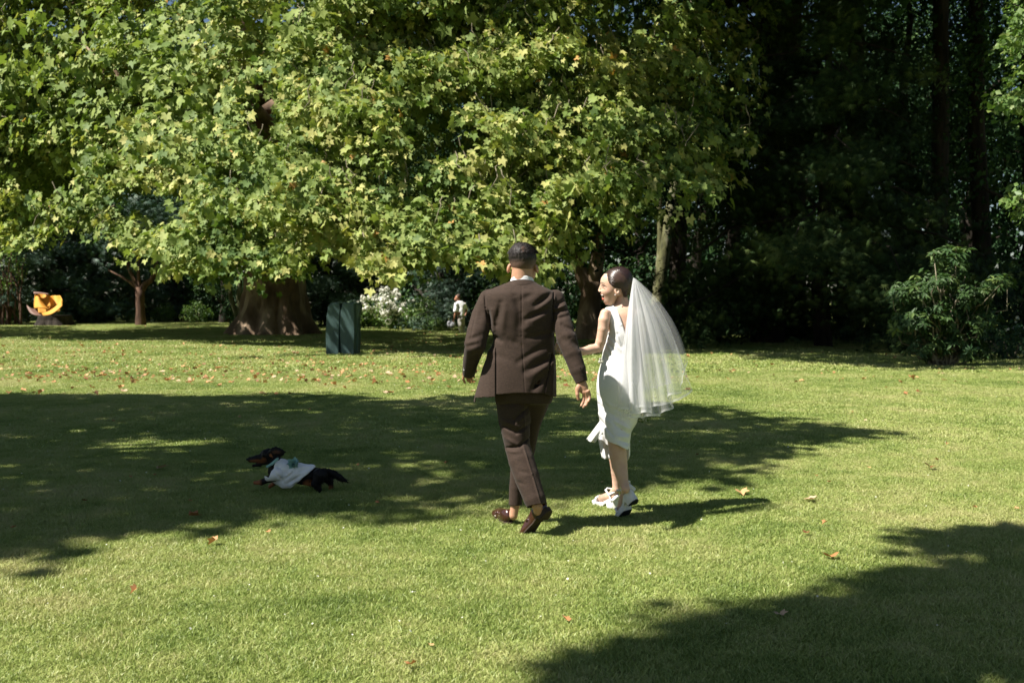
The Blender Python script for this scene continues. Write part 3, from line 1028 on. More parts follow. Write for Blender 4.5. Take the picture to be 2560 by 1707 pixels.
def rosettes(centres, axes, g, n=9, size=.15, tilt=.5):
    N = len(centres)
    ax = unit(axes * .6 + np.array([0, 0, .8]) + g.normal(0, .25, axes.shape))
    a_ = unit(np.cross(ax, g.normal(0, 1, ax.shape))); b_ = np.cross(ax, a_)
    th = (np.arange(n) * 2 * np.pi / n)[None] + g.uniform(0, 6.28, (N, 1)) + g.normal(0, .15, (N, n))
    rad_ = np.cos(th)[..., None] * a_[:, None] + np.sin(th)[..., None] * b_[:, None]
    tip = unit(rad_ - ax[:, None] * g.uniform(-.5, .5, (N, n, 1)))
    nr = unit(ax[:, None] + rad_ * g.uniform(-.1, .5, (N, n, 1)))
    sz = size * g.uniform(.7, 1.2, (N, n))
    pos = centres[:, None] + tip * sz[..., None] * .55
    return pos.reshape(-1, 3), nr.reshape(-1, 3), tip.reshape(-1, 3), sz.ravel(), np.clip(np.repeat(g.normal(.5, .2, N), n) + g.normal(0, .1, N * n), 0, 1)


leaves("foliage", *rosettes(cs, us, gr, 10, .18), oval_shape(.16), M['bush_leaf'], rh)
st = []
b = P(2350, 915, d)
for i in range(0, len(cs), 8):
    st.append((wiggle(b + Vector((R.uniform(-.2, .2), R.uniform(-.15, .15), -.03)), cs[i], 5, .05), [.035, .03, .024, .018, .012, .006]))
st.append(([P(2440, 850, d - .3), P(2462, 800, d - .4), P(2475, 745, d - .4), P(2480, 725, d - .4), P(2525, 712, d - .4)], [.014, .013, .012, .010, .006]))
tubes("stem", st, M['twig'], rh, 5)

# ---------------------------------------------------------------- flowering shrubs
hy = shrub(301, 3.5, 1.75, 330, 'light_leaf', "hydrangea_bush", .15, 9, 110, .28, None, .24)
put(hy, 985, 50, 0, (1, 1), "broad hydrangea bush full of white flower heads, left of the distant man", "shrub")
hz_ = shrub(302, 2.2, 1.45, 200, 'bush_leaf', "hydrangea_bush", .17, 9, 12, .24, None, .24)
put(hz_, 880, 50.5, 0, (1, 1), "smaller hydrangea bush with few white heads, right of the green metal cabinet", "shrub")
rb = shrub(303, 2.1, 1.9, 170, 'light_leaf', "rose_bush", .13, 9, 9, .20, None, .2)
RG = "white flowering rose bushes along the edge of the wood"
put(rb, 160, 66, 0, (1, 1.15), "rose bush with white blooms just right of the yellow sculpture", "shrub", RG)
copy_at(rb, 240, 70, 2.0, (1, .85), "low rose bush with white blooms between the sculpture and the red-barked tree", RG)
copy_at(rb, 320, 66, 4.0, (1.05, .95), "rose bush with white blooms left beside the red-barked trunk", RG)
gsh = shrub(304, 2.4, 1.5, 200, 'light_leaf', "shrub", .14, 9, 0)
SG = "green shrubs along the edge of the wood"
put(gsh, 408, 66, 0, (.7, .85), "bright green shrub just right of the red-barked trunk", "shrub", SG)
copy_at(gsh, 490, 64, 1.0, (.85, .95), "bright green shrub left of the two thin pale stems", SG)
copy_at(gsh, 20, 60, 3.0, (1.2, 1.9), "tall olive shrub at the left edge behind the stump", SG)
copy_at(gsh, 1060, 48, 5.0, (1.0, 1.15), "green shrub between the hydrangea and the distant man", SG)
copy_at(gsh, 1090, 46.5, 2.2, (.55, .45), "low green shrub beside the distant man's bag", SG)
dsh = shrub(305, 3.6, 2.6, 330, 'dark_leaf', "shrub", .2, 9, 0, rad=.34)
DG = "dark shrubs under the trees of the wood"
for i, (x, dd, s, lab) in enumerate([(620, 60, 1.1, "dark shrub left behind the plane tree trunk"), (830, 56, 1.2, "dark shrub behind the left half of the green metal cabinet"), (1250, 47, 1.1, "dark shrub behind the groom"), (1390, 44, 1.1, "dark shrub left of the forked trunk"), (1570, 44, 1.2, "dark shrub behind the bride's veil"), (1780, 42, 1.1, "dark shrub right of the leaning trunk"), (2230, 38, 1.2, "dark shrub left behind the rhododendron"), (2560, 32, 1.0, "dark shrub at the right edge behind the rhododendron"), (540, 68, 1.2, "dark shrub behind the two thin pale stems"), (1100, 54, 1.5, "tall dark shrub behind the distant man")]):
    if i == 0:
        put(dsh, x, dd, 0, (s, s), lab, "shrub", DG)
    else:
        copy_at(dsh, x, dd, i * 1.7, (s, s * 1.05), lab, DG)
fsh = shrub(306, 2.6, 1.35, 170, 'dark_leaf', "rose_bush", .13, 9, 10, .15, None, .22)
FG = "low rose bushes in the shade right of the bride"
for i, (x, dd, s, lab) in enumerate([(1790, 36, 1.0, "shaded rose bush with small white blooms nearest to the leaning trunk"), (1900, 37, 1.0, "shaded rose bush with small white blooms left of the cedar trunk"), (2040, 36, 1.1, "shaded rose bush with small white blooms right of the cedar trunk"), (2150, 34, .9, "shaded rose bush left of the rhododendron"), (2520, 24, .75, "low rose bush with pale blooms at the right edge of the lawn")]):
    if i == 0:
        put(fsh, x, dd, 0, (s, s), lab, "shrub", FG)
    else:
        copy_at(fsh, x, dd, i * 2.3, (s, s), lab, FG)
# bare-stemmed thicket at the left edge
d = 58
tk = empty("thicket", P(20, 808, d), "thicket of thin reddish stems at the left edge beside the stump", "shrub")
st = []
for i in range(16):
    x = R.uniform(-40, 55)
    st.append((wiggle(P(x, 812, d + R.uniform(-.5, .5)), P(x + R.uniform(-40, 30), R.uniform(610, 700), d + R.uniform(-1, 1)), 5, .04), [.07, .06, .05, .04, .03, .015]))
tubes("stem", st, M['red_bark'], tk, 6)
c, u = crown_points(150, P(5, 670, d), (1.7, 1.2, 1.8), gq, .4, seed=44)
a = sprays(c, u, 9, .35, .1, .15, np.full(len(c), .6), .2, .7, gq, .6)
leaves("foliage", *a, oval_shape(.3), M['light_leaf'], tk)

# ---------------------------------------------------------------- stump and yellow sculpture
d = 57.0
stp = trunk_mesh("tree_stump", P(135, 815, d), [(0, 0, 0, 1.05), (.35, 0, 0, .88), (.62, 0, 0, .84)], M['dark_bark'], None, .22, 6, 60, 8)
tag(stp, "low wide dark tree stump carrying the yellow sculpture", "stump")


def curved_sheet(name, outline_fn, nu, nv, m, parent, th=.03):
    V, F = [], []
    for i in range(nu + 1):
        for j in range(nv + 1):
            V.append(outline_fn(i / nu, j / nv))
    w = nv + 1
    for i in range(nu):
        for j in range(nv):
            F.append((i * w + j, (i + 1) * w + j, (i + 1) * w + j + 1, i * w + j + 1))
    o = link(name, pymesh(name, V, F), m, parent, True)
    md = o.modifiers.new("thickness", 'SOLIDIFY')
    md.thickness = th
    md.offset = 0
    return o


def lerp(a, b, t):
    return a + (b - a) * t


M['yellow'] = noise_mat("yellow_painted_steel", [(0.3, (0.62, 0.27, 0.035)), (0.7, (0.70, 0.33, 0.05))], 3, 3, .7, 8, .05, .01)
M['rust_edge'] = noise_mat("brown_painted_steel", [(0.3, (0.16, 0.09, 0.07)), (0.7, (0.26, 0.16, 0.13))], 5, 3, .6)
ys = empty("sculpture", P(125, 789, d), "curved yellow steel sculpture of folded petals standing on the dark stump", "sculpture")


def patch(c00, c10, c11, c01, bulge):
    """four pixel corners with depth, bilinear with a bulge towards the camera"""
    def f(u, v):
        x = lerp(lerp(c00[0], c10[0], u), lerp(c01[0], c11[0], u), v)
        y = lerp(lerp(c00[1], c10[1], u), lerp(c01[1], c11[1], u), v)
        e = lerp(lerp(c00[2], c10[2], u), lerp(c01[2], c11[2], u), v)
        k = math.sin(math.pi * u)
        return P(x + bulge[1] * math.sin(math.pi * v), y + bulge[2] * k, d + e - bulge[0] * k)
    return f


curved_sheet("petal", patch((92, 738, .8), (149, 742, .8), (150, 778, .4), (96, 784, .3), (-.1, 0, 2)), 14, 10, M['yellow'], ys)
curved_sheet("petal", patch((88, 734, .3), (123, 736, .5), (127, 766, .15), (86, 768, -.1), (-.25, -1, 0)), 14, 10, M['yellow'], ys)
curved_sheet("petal", patch((89, 741, .15), (100, 746, .1), (125, 776, -.25), (86, 771, -.35), (.22, -2, -3)), 14, 10, M['yellow'], ys)
curved_sheet("petal", patch((123, 741, .55), (150, 739, .45), (156, 757, .1), (122, 772, .1), (-.3, 2, -1)), 14, 10, M['yellow'], ys)
curved_sheet("petal", patch((104, 783, -.45), (155, 750, -.2), (156, 764, -.5), (108, 789, -.55), (.3, 0, 7)), 18, 10, M['yellow'], ys)
curved_sheet("petal", patch((67, 762, -.1), (88, 773, .0), (107, 789, -.3), (76, 783, -.4), (.15, -2, 3)), 12, 8, M['rust_edge'], ys)
curved_sheet("rim", patch((84, 730, .4), (122, 734.5, .5), (121, 736.5, .2), (84, 734, .0), (0, 0, -1)), 10, 3, M['rust_edge'], ys, .04)

# ---------------------------------------------------------------- green metal cabinet
d = 25.9
M['green_metal'] = noise_mat("green_metal", [(0.35, (0.035, 0.065, 0.062)), (0.6, (0.06, 0.105, 0.10)), (0.75, (0.11, 0.17, 0.165))], 3.5, 5, .5, 9, .1, .005, (1, 1, .4), .4)
cb = empty("metal_cabinet", P(856, 887, d), "dark green metal cabinet with tapered recessed panels, dappled with light, beside the plane tree", "cabinet")


def prism(name, front, back_shift, m, parent, bev=.012):
    n = len(front)
    V = [P(*p) for p in front]
    V += [Vector((v.x + back_shift[0], v.y + back_shift[1], v.z + (back_shift[2] if len(back_shift) > 2 else 0))) for v in V[:n]]
    F = [tuple(range(n)), tuple(range(2 * n - 1, n - 1, -1))] + [(i, i + n, (i + 1) % n + n, (i + 1) % n) for i in range(n)]
    me = pymesh(name, V, F)
    o = link(name, me, m, parent)
    bm = bmesh.new(); bm.from_mesh(me); bmesh.ops.recalc_face_normals(bm, faces=bm.faces); bm.to_mesh(me); bm.free()
    md = o.modifiers.new("bevel", 'BEVEL'); md.width = bev; md.segments = 2
    return o


prism("left_panel", [(815, 888, d), (846, 888, d), (848, 800, d), (850, 768, d), (848, 758, d), (826, 758, d), (820, 768, d), (816, 792, d), (814, 830, d)], (.10, .45), M['green_metal'], cb)
prism("right_panel", [(855, 888, d - .03), (884, 888, d - .03), (886, 830, d - .03), (884, 758, d - .03), (856, 758, d - .03), (852, 775, d - .03), (850, 800, d - .03), (850, 850, d - .03)], (.10, .45), M['green_metal'], cb)
prism("recess", [(844, 888, d + .12), (858, 888, d + .12), (858, 760, d + .12), (844, 760, d + .12)], (.1, .34), M['green_metal'], cb)
prism("side_wing", [(884, 888, d + .08), (894, 888, d + .18), (897, 840, d + .18), (894, 800, d + .18), (901, 768, d + .18), (900, 759, d + .18), (884, 758, d + .08)], (.0, .40), M['green_metal'], cb)
prism("top_plate", [(826, 758.2, d + .01), (900, 758.2, d + .01), (899, 755.8, d + .01), (828, 755.8, d + .01)], (.08, .5), M['green_metal'], cb, .004)

# ---------------------------------------------------------------- fallen leaves
lsp, lsf = plane_shape()
LM = []
for k in range(5):
    g = random.Random(400 + k)
    a_, b_ = g.uniform(.3, 1.4), g.uniform(-.8, 1.2)
    V = [(x, y, abs(x) * a_ * .8 + y * y * b_ + g.uniform(-.04, .04)) for x, y, z in lsp]
    zmin = min(v[2] for v in V)
    V = [(v[0], v[1], v[2] - zmin) for v in V]
    me = pymesh("fallen_leaf", V, [tuple(f) for f in lsf])
    at = me.attributes.new("tint", 'FLOAT', 'POINT')
    at.data.foreach_set("value", [[.1, .45, .62, .8, 1.0][k]] * len(V))
    me.materials.append(M['fallen'])
    LM.append(me)
LG = "brown and orange leaves fallen on the lawn"


def leaf_at(x, y, size, k, lab, dz=.028, yaw=None):
    o = bpy.data.objects.new("fallen_leaf", LM[k])
    COL.objects.link(o)
    gx, gy = G(x, y)
    o.location = (gx, gy, dz)
    o.rotation_euler = (R.uniform(-.35, .35), R.uniform(-.35, .35), R.uniform(0, 6.28) if yaw is None else yaw)
    o.scale = (size, size, size)
    tag(o, lab, "leaf", LG)
    return o


for x, y, s, k, lab in [(2078, 1410, .10, 1, "curled orange-brown leaf on the lawn just above the near right shadow"),
                        (2322, 1180, .12, 0, "dark brown curled leaf lying far right on the sunlit lawn"),
                        (537, 1375, .07, 2, "pale brown leaf on the sunlit grass below the dog"),
                        (2030, 1260, .10, 4, "pale leaf on the sunlit lawn right of the tip of the bride's shadow"),
                        (402, 1180, .12, 4, "pale dry leaf in the shade left of the dog"),
                        (340, 1498, .05, 2, "small pinkish leaf on the near left grass"),
                        (1415, 1573, .05, 1, "small orange leaf on the near grass at the corner shadow's edge"),
                        (1950, 1558, .07, 4, "pale twig-like leaf at the upper edge of the near right shadow"),
                        (1075, 1640, .04, 3, "small tan leaf close to the bottom edge of the photo"),
                        (1028, 975, .2, 4, "long pale strip of bark-like leaf on the lawn left of the groom's hand"),
                        (1028, 1690, .055, 1, "yellow-orange leaf at the very bottom edge of the photo"),
                        (1852, 1242, .12, 3, "light brown leaf lying on the tip of the bride's shadow"),
                        (482, 1303, .10, 1, "small upright brown leaf at the near edge of the big shadow")]:
    leaf_at(x, y, s, k, lab)
cnt = 0
gl = np.random.default_rng(17)
while cnt < 270:
    y = gl.choice([gl.uniform(845, 990), gl.uniform(815, 880), gl.uniform(990, 1500)], p=[.72, .13, .15])
    x = gl.uniform(0, 2560)
    if y < 990 and x > 1300 and gl.random() < .72: continue
    if y > 1000 and gl.random() < .3: continue
    if 1180 < x < 1400 and y > 1000: continue
    if y > 1350: continue
    leaf_at(x, y, gl.uniform(.07, .14) if y < 1000 else gl.uniform(.03, .052), int(gl.choice(5, p=[.15, .3, .25, .2, .1])), "brown or orange fallen leaf scattered on the lawn")
    cnt += 1
n = 2600
y = gl.uniform(806, 960, n); x = gl.uniform(-60, 1500, n) * np.where(gl.random(n) < .15, 1.7, 1)
pos = np.array([(*G(a, b), .03) for a, b in zip(x, y)])
nr = unit(gl.normal(0, .5, (n, 3)) + np.array([0, 0, 1]))
o = leaves("leaf_litter", pos, nr, unit(gl.normal(0, 1, (n, 3))), gl.uniform(.04, .11, n), gl.choice([.1, .45, .6, .8, 1.0], n), plane_shape(), M['fallen'])
tag(o, "fine litter of small fallen leaves on the far lawn", "leaf litter", kind="stuff")
# tiny daisies and clover heads in the grass
n = 420
y = 753 + 3485 / gl.uniform(4, 24, n); x = gl.uniform(0, 2560, n)
pos = np.array([(*G(a, b), .036) for a, b in zip(x, y)])
o = leaves("clover_flowers", pos, unit(gl.normal(0, .4, (n, 3)) + np.array([0, 0, 1])), unit(gl.normal(0, 1, (n, 3))), gl.uniform(.008, .016, n), gl.uniform(0, 1, n), oval_shape(.45), M['petal'])
tag(o, "tiny pale clover flowers sprinkled through the lawn", "flowers", kind="stuff")
# ---------------------------------------------------------------- sculpting tools for figures
class Field:
    """signed distance volume in world space, unioned smoothly and turned into one closed surface"""
    def __init__(s, lo, hi, h):
        lo = np.minimum(lo, hi) - .035; hi = np.maximum(lo + .035, hi) + .035
        s.lo = np.array(lo, float); s.h = h
        s.n = (np.ceil((np.array(hi) - s.lo) / h)).astype(int) + 1
        s.a = np.full(s.n, 0.2, np.float32)
        s.ax = [s.lo[i] + np.arange(s.n[i]) * h for i in range(3)]

    def reg(s, lo, hi):
        sl = tuple(slice(int(max(0, math.floor((lo[i] - s.lo[i]) / s.h))), int(max(0, min(s.n[i], math.ceil((hi[i] - s.lo[i]) / s.h) + 1)))) for i in range(3))
        X = s.ax[0][sl[0]][:, None, None]; Y = s.ax[1][sl[1]][None, :, None]; Z = s.ax[2][sl[2]][None, None, :]
        return sl, X, Y, Z

    def apply(s, d, sl, k, op):
        A = s.a[sl]
        if A.size == 0: return
        d = np.broadcast_to(d, A.shape)
        if op == 'add':
            if k > 0:
                h_ = np.clip(.5 + .5 * (A - d) / k, 0, 1)
                A[:] = A * (1 - h_) + d * h_ - k * h_ * (1 - h_)
            else:
                np.minimum(A, d, out=A)
        else:
            if k > 0:
                h_ = np.clip(.5 - .5 * (A + d) / k, 0, 1)
                A[:] = A * (1 - h_) - d * h_ + k * h_ * (1 - h_)
            else:
                np.maximum(A, -d, out=A)

    def cone(s, a, b, ra, rb, k=.015, sq=(1, 1, 1), op='add'):
        a = np.array(a, float); b = np.array(b, float); sq = np.array(sq, float)
        m = max(ra, rb) * 1.0 + k + 4 * s.h
        lo = np.minimum(a, b) - m; hi = np.maximum(a, b) + m
        sl, X, Y, Z = s.reg(lo, hi)
        a2, b2 = a / sq, b / sq
        ba = b2 - a2; L = max(float(ba @ ba), 1e-9)
        x, y, z = X / sq[0] - a2[0], Y / sq[1] - a2[1], Z / sq[2] - a2[2]
        t = np.clip((x * ba[0] + y * ba[1] + z * ba[2]) / L, 0, 1)
        d = np.sqrt((x - ba[0] * t) ** 2 + (y - ba[1] * t) ** 2 + (z - ba[2] * t) ** 2) - (ra + (rb - ra) * t)
        s.apply(d * float(sq.min()), sl, k, op)
        return s

    def chain(s, pts, rs, k=.015, sq=(1, 1, 1), op='add'):
        for i in range(len(pts) - 1):
            s.cone(pts[i], pts[i + 1], rs[i], rs[i + 1], k if i == 0 else min(k, .005), sq, op)
        return s

    def ell(s, c, r, k=.015, rot=None, op='add'):
        c = np.array(c, float); r = np.array(r, float)
        m = r.max() + k + 4 * s.h
        sl, X, Y, Z = s.reg(c - m, c + m)
        x, y, z = X - c[0], Y - c[1], Z - c[2]
        if rot is not None:
            Rm = np.array(rot.to_matrix() if hasattr(rot, 'to_matrix') else rot)
            x, y, z = (Rm[0, 0] * x + Rm[1, 0] * y + Rm[2, 0] * z), (Rm[0, 1] * x + Rm[1, 1] * y + Rm[2, 1] * z), (Rm[0, 2] * x + Rm[1, 2] * y + Rm[2, 2] * z)
        q = np.sqrt((x / r[0]) ** 2 + (y / r[1]) ** 2 + (z / r[2]) ** 2)
        q2 = np.sqrt((x / r[0] ** 2) ** 2 + (y / r[1] ** 2) ** 2 + (z / r[2] ** 2) ** 2) + 1e-6
        s.apply(q * (q - 1) / q2, sl, k, op)
        return s

    def loft(s, rows, n=2.2, grow=0.0, k=.015, op='add', cap=True):
        """rows: (y px, x left px, x right px, depth centre, depth radius)"""
        z = np.array([P(r[1], r[0], r[3]).z for r in rows]); xl = np.array([P(r[1], r[0], r[3]).x for r in rows]); xr = np.array([P(r[2], r[0], r[3]).x for r in rows])
        dc = np.array([r[3] for r in rows]); dr = np.array([r[4] for r in rows])
        o = np.argsort(z); z, xl, xr, dc, dr = z[o], xl[o], xr[o], dc[o], dr[o]
        m = .03
        sl, X, Y, Z = s.reg((xl.min() - m, (dc - dr).min() - m, z[0] - m), (xr.max() + m, (dc + dr).max() + m, z[-1] + m))
        zz = Z.ravel()
        # smooth interpolation
        f = lambda v: np.convolve(np.pad(np.interp(zz, z, v), 3, mode='edge'), np.ones(7) / 7, 'valid')[None, None, :]
        a, b, c, e = f(xl), f(xr), f(dc), f(dr)
        cx = (a + b) / 2; rx = (b - a) / 2 + grow; ry = e + grow
        q = (np.abs((X - cx) / rx) ** n + np.abs((Y - c) / ry) ** n) ** (1 / n)
        d = (q - 1) * np.minimum(rx, ry)
        if cap:
            d = np.maximum(d, np.maximum(Z - z[-1] - grow, z[0] - grow - Z))
        s.apply(d, sl, k, op)
        return s

    def fold(s, x0, y0, x1, y1, w, amp, d, ymax=None):
        """a crease on the camera side; positive amp = ridge; w in px, amp in m"""
        a = P(x0, y0, d); b = P(x1, y1, d); w = PX(w, d)
        m = 3 * w
        sl, X, Y, Z = s.reg((min(a.x, b.x) - m, s.ax[1][0], min(a.z, b.z) - m), (max(a.x, b.x) + m, ymax or d + .02, max(a.z, b.z) + m))
        bx, bz = b.x - a.x, b.z - a.z
        L = max(bx * bx + bz * bz, 1e-9)
        x, z = X - a.x, Z - a.z
        t = np.clip((x * bx + z * bz) / L, 0, 1)
        dd = (x - bx * t) ** 2 + (z - bz * t) ** 2
        taper = 0.35 + 0.65 * np.sin(np.pi * np.clip(t, 0.08, 0.92))
        s.a[sl] -= (amp * taper * np.exp(-dd / (w * w))).astype(np.float32)
        return s

    def wrinkle(s, amp, scale, seed=1, k=5):
        g = np.random.default_rng(seed)
        msk = np.abs(s.a) < .03
        idx = np.argwhere(msk)
        p = s.lo + idx * s.h
        v = np.zeros(len(p))
        w = np.sin(p @ (g.normal(0, 1, 3) * 9)) * .8
        for i in range(k):
            kk = unit(g.normal(0, 1, 3)) * g.uniform(.7, 1.5) * np.array(scale)
            v += np.sin(p @ kk + w * 1.5 + g.uniform(0, 6.28))
        s.a[msk] -= (amp * v / math.sqrt(k)).astype(np.float32)
        return s

    def cut(s, fn, lo=None, hi=None):
        """remove where fn(X,Y,Z) > 0"""
        sl, X, Y, Z = s.reg(lo if lo is not None else s.lo, hi if hi is not None else s.lo + s.n * s.h)
        s.a[sl] = np.maximum(s.a[sl], fn(X, Y, Z))
        return s

    def plane(s, p, nrm, rad):
        p = np.array(p, float); nrm = unit(np.array(nrm, float))
        sl, X, Y, Z = s.reg(p - rad, p + rad)
        d = (X - p[0]) * nrm[0] + (Y - p[1]) * nrm[1] + (Z - p[2]) * nrm[2]
        inside = ((X - p[0]) ** 2 + (Y - p[1]) ** 2 + (Z - p[2]) ** 2) < rad * rad
        A = s.a[sl]
        A[:] = np.where(inside, np.maximum(A, d), A)
        return s

    def mesh(s, name, m, parent=None, tint=None, xf=None):
        A = s.a.copy()
        for i in range(3):
            sl = [slice(None)] * 3
            for e in (0, -1):
                sl[i] = e
                A[tuple(sl)] = np.maximum(A[tuple(sl)], s.h)
        g = vdb.FloatGrid()
        g.background = 3.0
        g.copyFromArray(np.clip(A / s.h, -3, 3).astype(np.float32))
        p, q = g.convertToQuads(0.0)
        v = s.lo + p.astype(float) * s.h
        q = np.array(q)
        a, b, c, d_ = (v[q[:, i]] for i in range(4))
        vol = (np.cross(b - a, c - a) * (a - v.mean(0))).sum() + (np.cross(c - a, d_ - a) * (a - v.mean(0))).sum()
        if vol < 0:
            q = q[:, ::-1]
        t = tint(v) if tint is not None else None
        if xf is not None:
            v = xf(v)
        me = np_mesh(name, v, q, 4, t)
        return link(name, me, m, parent, True)


def spot(v, c, r, soft=.4):
    """1 inside radius r round c, fading"""
    d = np.linalg.norm((v - np.array(c)) / np.array(r), axis=1)
    return np.clip((1 + soft - d) / soft, 0, 1)


def frame(origin, xdir, zdir):
    x = np.array(Vector(xdir).normalized()); z = np.array(zdir, float)
    z = z - (z @ x) * x; z /= np.linalg.norm(z)
    y = np.cross(z, x)
    Mx = np.stack([x, y, z], 1)
    o = np.array(origin, float)
    return (lambda v: np.asarray(v) @ Mx.T + o)


# ---------------------------------------------------------------- figure materials
def skin_mat(name, base, warm, tint_to=None):
    m, nt, b, out = new_mat(name)
    tc = nt.nodes.new("ShaderNodeTexCoord")
    n = noise(nt, 14, 4, .6, tc.outputs["Object"])
    r = ramp(nt, [(0.35, base), (0.65, warm)], n.outputs[0])
    src = r.outputs[0]
    if tint_to is not None:
        at = nt.nodes.new("ShaderNodeAttribute"); at.attribute_name = "tint"
        mx = nt.nodes.new("ShaderNodeMix"); mx.data_type = 'RGBA'
        nt.links.new(at.outputs["Fac"], mx.inputs[0]); nt.links.new(src, mx.inputs[6]); mx.inputs[7].default_value = (*tint_to, 1)
        src = mx.outputs[2]
    nt.links.new(src, b.inputs["Base Color"])
    b.inputs["Roughness"].default_value = .5
    b.inputs["Specular IOR Level"].default_value = .35
    b.inputs["Subsurface Weight"].default_value = .25
    b.inputs["Subsurface Radius"].default_value = (.012, .004, .002)
    b.inputs["Subsurface Scale"].default_value = 1.0
    return m


def cloth_mat(name, c0, c1, weave=900, rough=.85, sheen=.2, bstr=.15, slub=None):
    m, nt, b, out = new_mat(name)
    tc = nt.nodes.new("ShaderNodeTexCoord")
    mp = nt.nodes.new("ShaderNodeMapping"); mp.inputs["Scale"].default_value = (1, 1, 7)
    nt.links.new(tc.outputs["Object"], mp.inputs[0])
    n = noise(nt, slub or 45, 4, .7, mp.outputs[0])
    mp2 = nt.nodes.new("ShaderNodeMapping"); mp2.inputs["Scale"].default_value = (9, 9, 1)
    nt.links.new(tc.outputs["Object"], mp2.inputs[0])
    n2 = noise(nt, slub or 45, 4, .7, mp2.outputs[0])
    ad = nt.nodes.new("ShaderNodeMath"); ad.operation = 'ADD'
    nt.links.new(n.outputs[0], ad.inputs[0]); nt.links.new(n2.outputs[0], ad.inputs[1])
    hf = nt.nodes.new("ShaderNodeMath"); hf.operation = 'MULTIPLY'; hf.inputs[1].default_value = .5
    nt.links.new(ad.outputs[0], hf.inputs[0])
    r = ramp(nt, [(0.38, c0), (0.62, c1)], hf.outputs[0])
    nt.links.new(r.outputs[0], b.inputs["Base Color"])
    b.inputs["Roughness"].default_value = rough
    b.inputs["Specular IOR Level"].default_value = .25
    b.inputs["Sheen Weight"].default_value = sheen
    bump(nt, b, hf.outputs[0], bstr, .004)
    return m


M['skin_m'] = skin_mat("skin_groom", (0.40, 0.215, 0.135), (0.48, 0.27, 0.17), (0.16, 0.10, 0.07))
M['skin_w'] = skin_mat("skin_bride", (0.56, 0.355, 0.255), (0.62, 0.41, 0.30), (0.52, 0.13, 0.085))
M['skin_b'] = skin_mat("skin_passer", (0.36, 0.17, 0.11), (0.42, 0.21, 0.13))
M['suit'] = cloth_mat("brown_wool", (0.021, 0.0128, 0.0088), (0.052, 0.032, 0.0225), rough=.85, sheen=.05)
M['shirt'] = cloth_mat("white_cotton", (0.76, 0.76, 0.78), (0.83, 0.83, 0.84), rough=.8)
M['dogshirt'] = cloth_mat("white_linen", (0.74, 0.74, 0.75), (0.82, 0.81, 0.80), rough=.85, bstr=.4)
M['satin'] = cloth_mat("white_satin", (0.70, 0.69, 0.68), (0.74, 0.73, 0.72), rough=.36, sheen=0, bstr=.04)
M['grey_cloth'] = cloth_mat("grey_cotton", (0.24, 0.22, 0.20), (0.36, 0.34, 0.31))
M['bagcloth'] = noise_mat("checked_bag_cloth", [(0.4, (0.03, 0.03, 0.035)), (0.55, (0.25, 0.25, 0.27)), (0.7, (0.5, 0.5, 0.5))], 9, 3, .8)


def hair_mat(name, base, hi, rough=.42, stretch=(1, 1, .12), scale=160, tint_to=None, bs=.5):
    m, nt, b, out = new_mat(name)
    tc = nt.nodes.new("ShaderNodeTexCoord")
    mp = nt.nodes.new("ShaderNodeMapping"); mp.inputs["Scale"].default_value = stretch
    mp.inputs["Rotation"].default_value = (0, .5, 0)
    nt.links.new(tc.outputs["Object"], mp.inputs[0])
    n = noise(nt, scale, 4, .65, mp.outputs[0])
    r = ramp(nt, [(0.35, base), (0.68, hi)], n.outputs[0])
    src = r.outputs[0]
    if tint_to is not None:
        at = nt.nodes.new("ShaderNodeAttribute"); at.attribute_name = "tint"
        mx = nt.nodes.new("ShaderNodeMix"); mx.data_type = 'RGBA'
        nt.links.new(at.outputs["Fac"], mx.inputs[0]); nt.links.new(src, mx.inputs[6]); mx.inputs[7].default_value = (*tint_to, 1)
        src = mx.outputs[2]
    nt.links.new(src, b.inputs["Base Color"])
    b.inputs["Roughness"].default_value = rough
    b.inputs["Specular IOR Level"].default_value = .6
    bump(nt, b, n.outputs[0], bs, .004)
    return m


M['hair_m'] = hair_mat("groom_hair", (0.008, 0.006, 0.006), (0.032, 0.024, 0.022), .55, (1, 1, .3), 170, (0.22, 0.125, 0.085), .4)
M['hair_w'] = hair_mat("bride_hair", (0.012, 0.006, 0.005), (0.035, 0.018, 0.014), .36, (.12, .6, 1), 240, None, .6)
M['leather'] = noise_mat("brown_leather", [(0.3, (0.028, 0.009, 0.006)), (0.7, (0.060, 0.020, 0.013))], 12, 4, .25, 60, .12, .003, None, .6, 0, .4)
M['sole'] = noise_mat("dark_sole", [(0.3, (0.02, 0.013, 0.01)), (0.7, (0.06, 0.04, 0.025))], 20, 4, .7, 90, .4, .004)
M['black'] = noise_mat("black_rubber", [(0.3, (0.008, 0.009, 0.011)), (0.7, (0.02, 0.022, 0.026))], 20, 3, .6, 120, .3, .003)
M['white_leather'] = noise_mat("white_leather", [(0.3, (0.62, 0.61, 0.60)), (0.7, (0.74, 0.73, 0.72))], 14, 4, .4, 80, .1, .003)
M['pearl'] = noise_mat("pearl", [(0.3, (0.75, 0.72, 0.68)), (0.7, (0.82, 0.80, 0.78))], 10, 2, .2)
M['horn'] = noise_mat("dark_horn_button", [(0.3, (0.01, 0.01, 0.01)), (0.7, (0.03, 0.025, 0.02))], 10, 2, .15)
M['dog'] = dm_ = hair_mat("dog_coat", (0.004, 0.004, 0.005), (0.014, 0.012, 0.012), .5, (.3, 1, 1), 120, (0.26, 0.10, 0.04), .8)
M['hair_hi'] = noise_mat('bride_hair_strand', [(0.3, (0.03, 0.016, 0.011)), (0.7, (0.075, 0.042, 0.030))], 30, 3, .3, None, .1, .002, None, .6)
dm_.node_tree.nodes['Principled BSDF'].inputs['Specular IOR Level'].default_value = .15
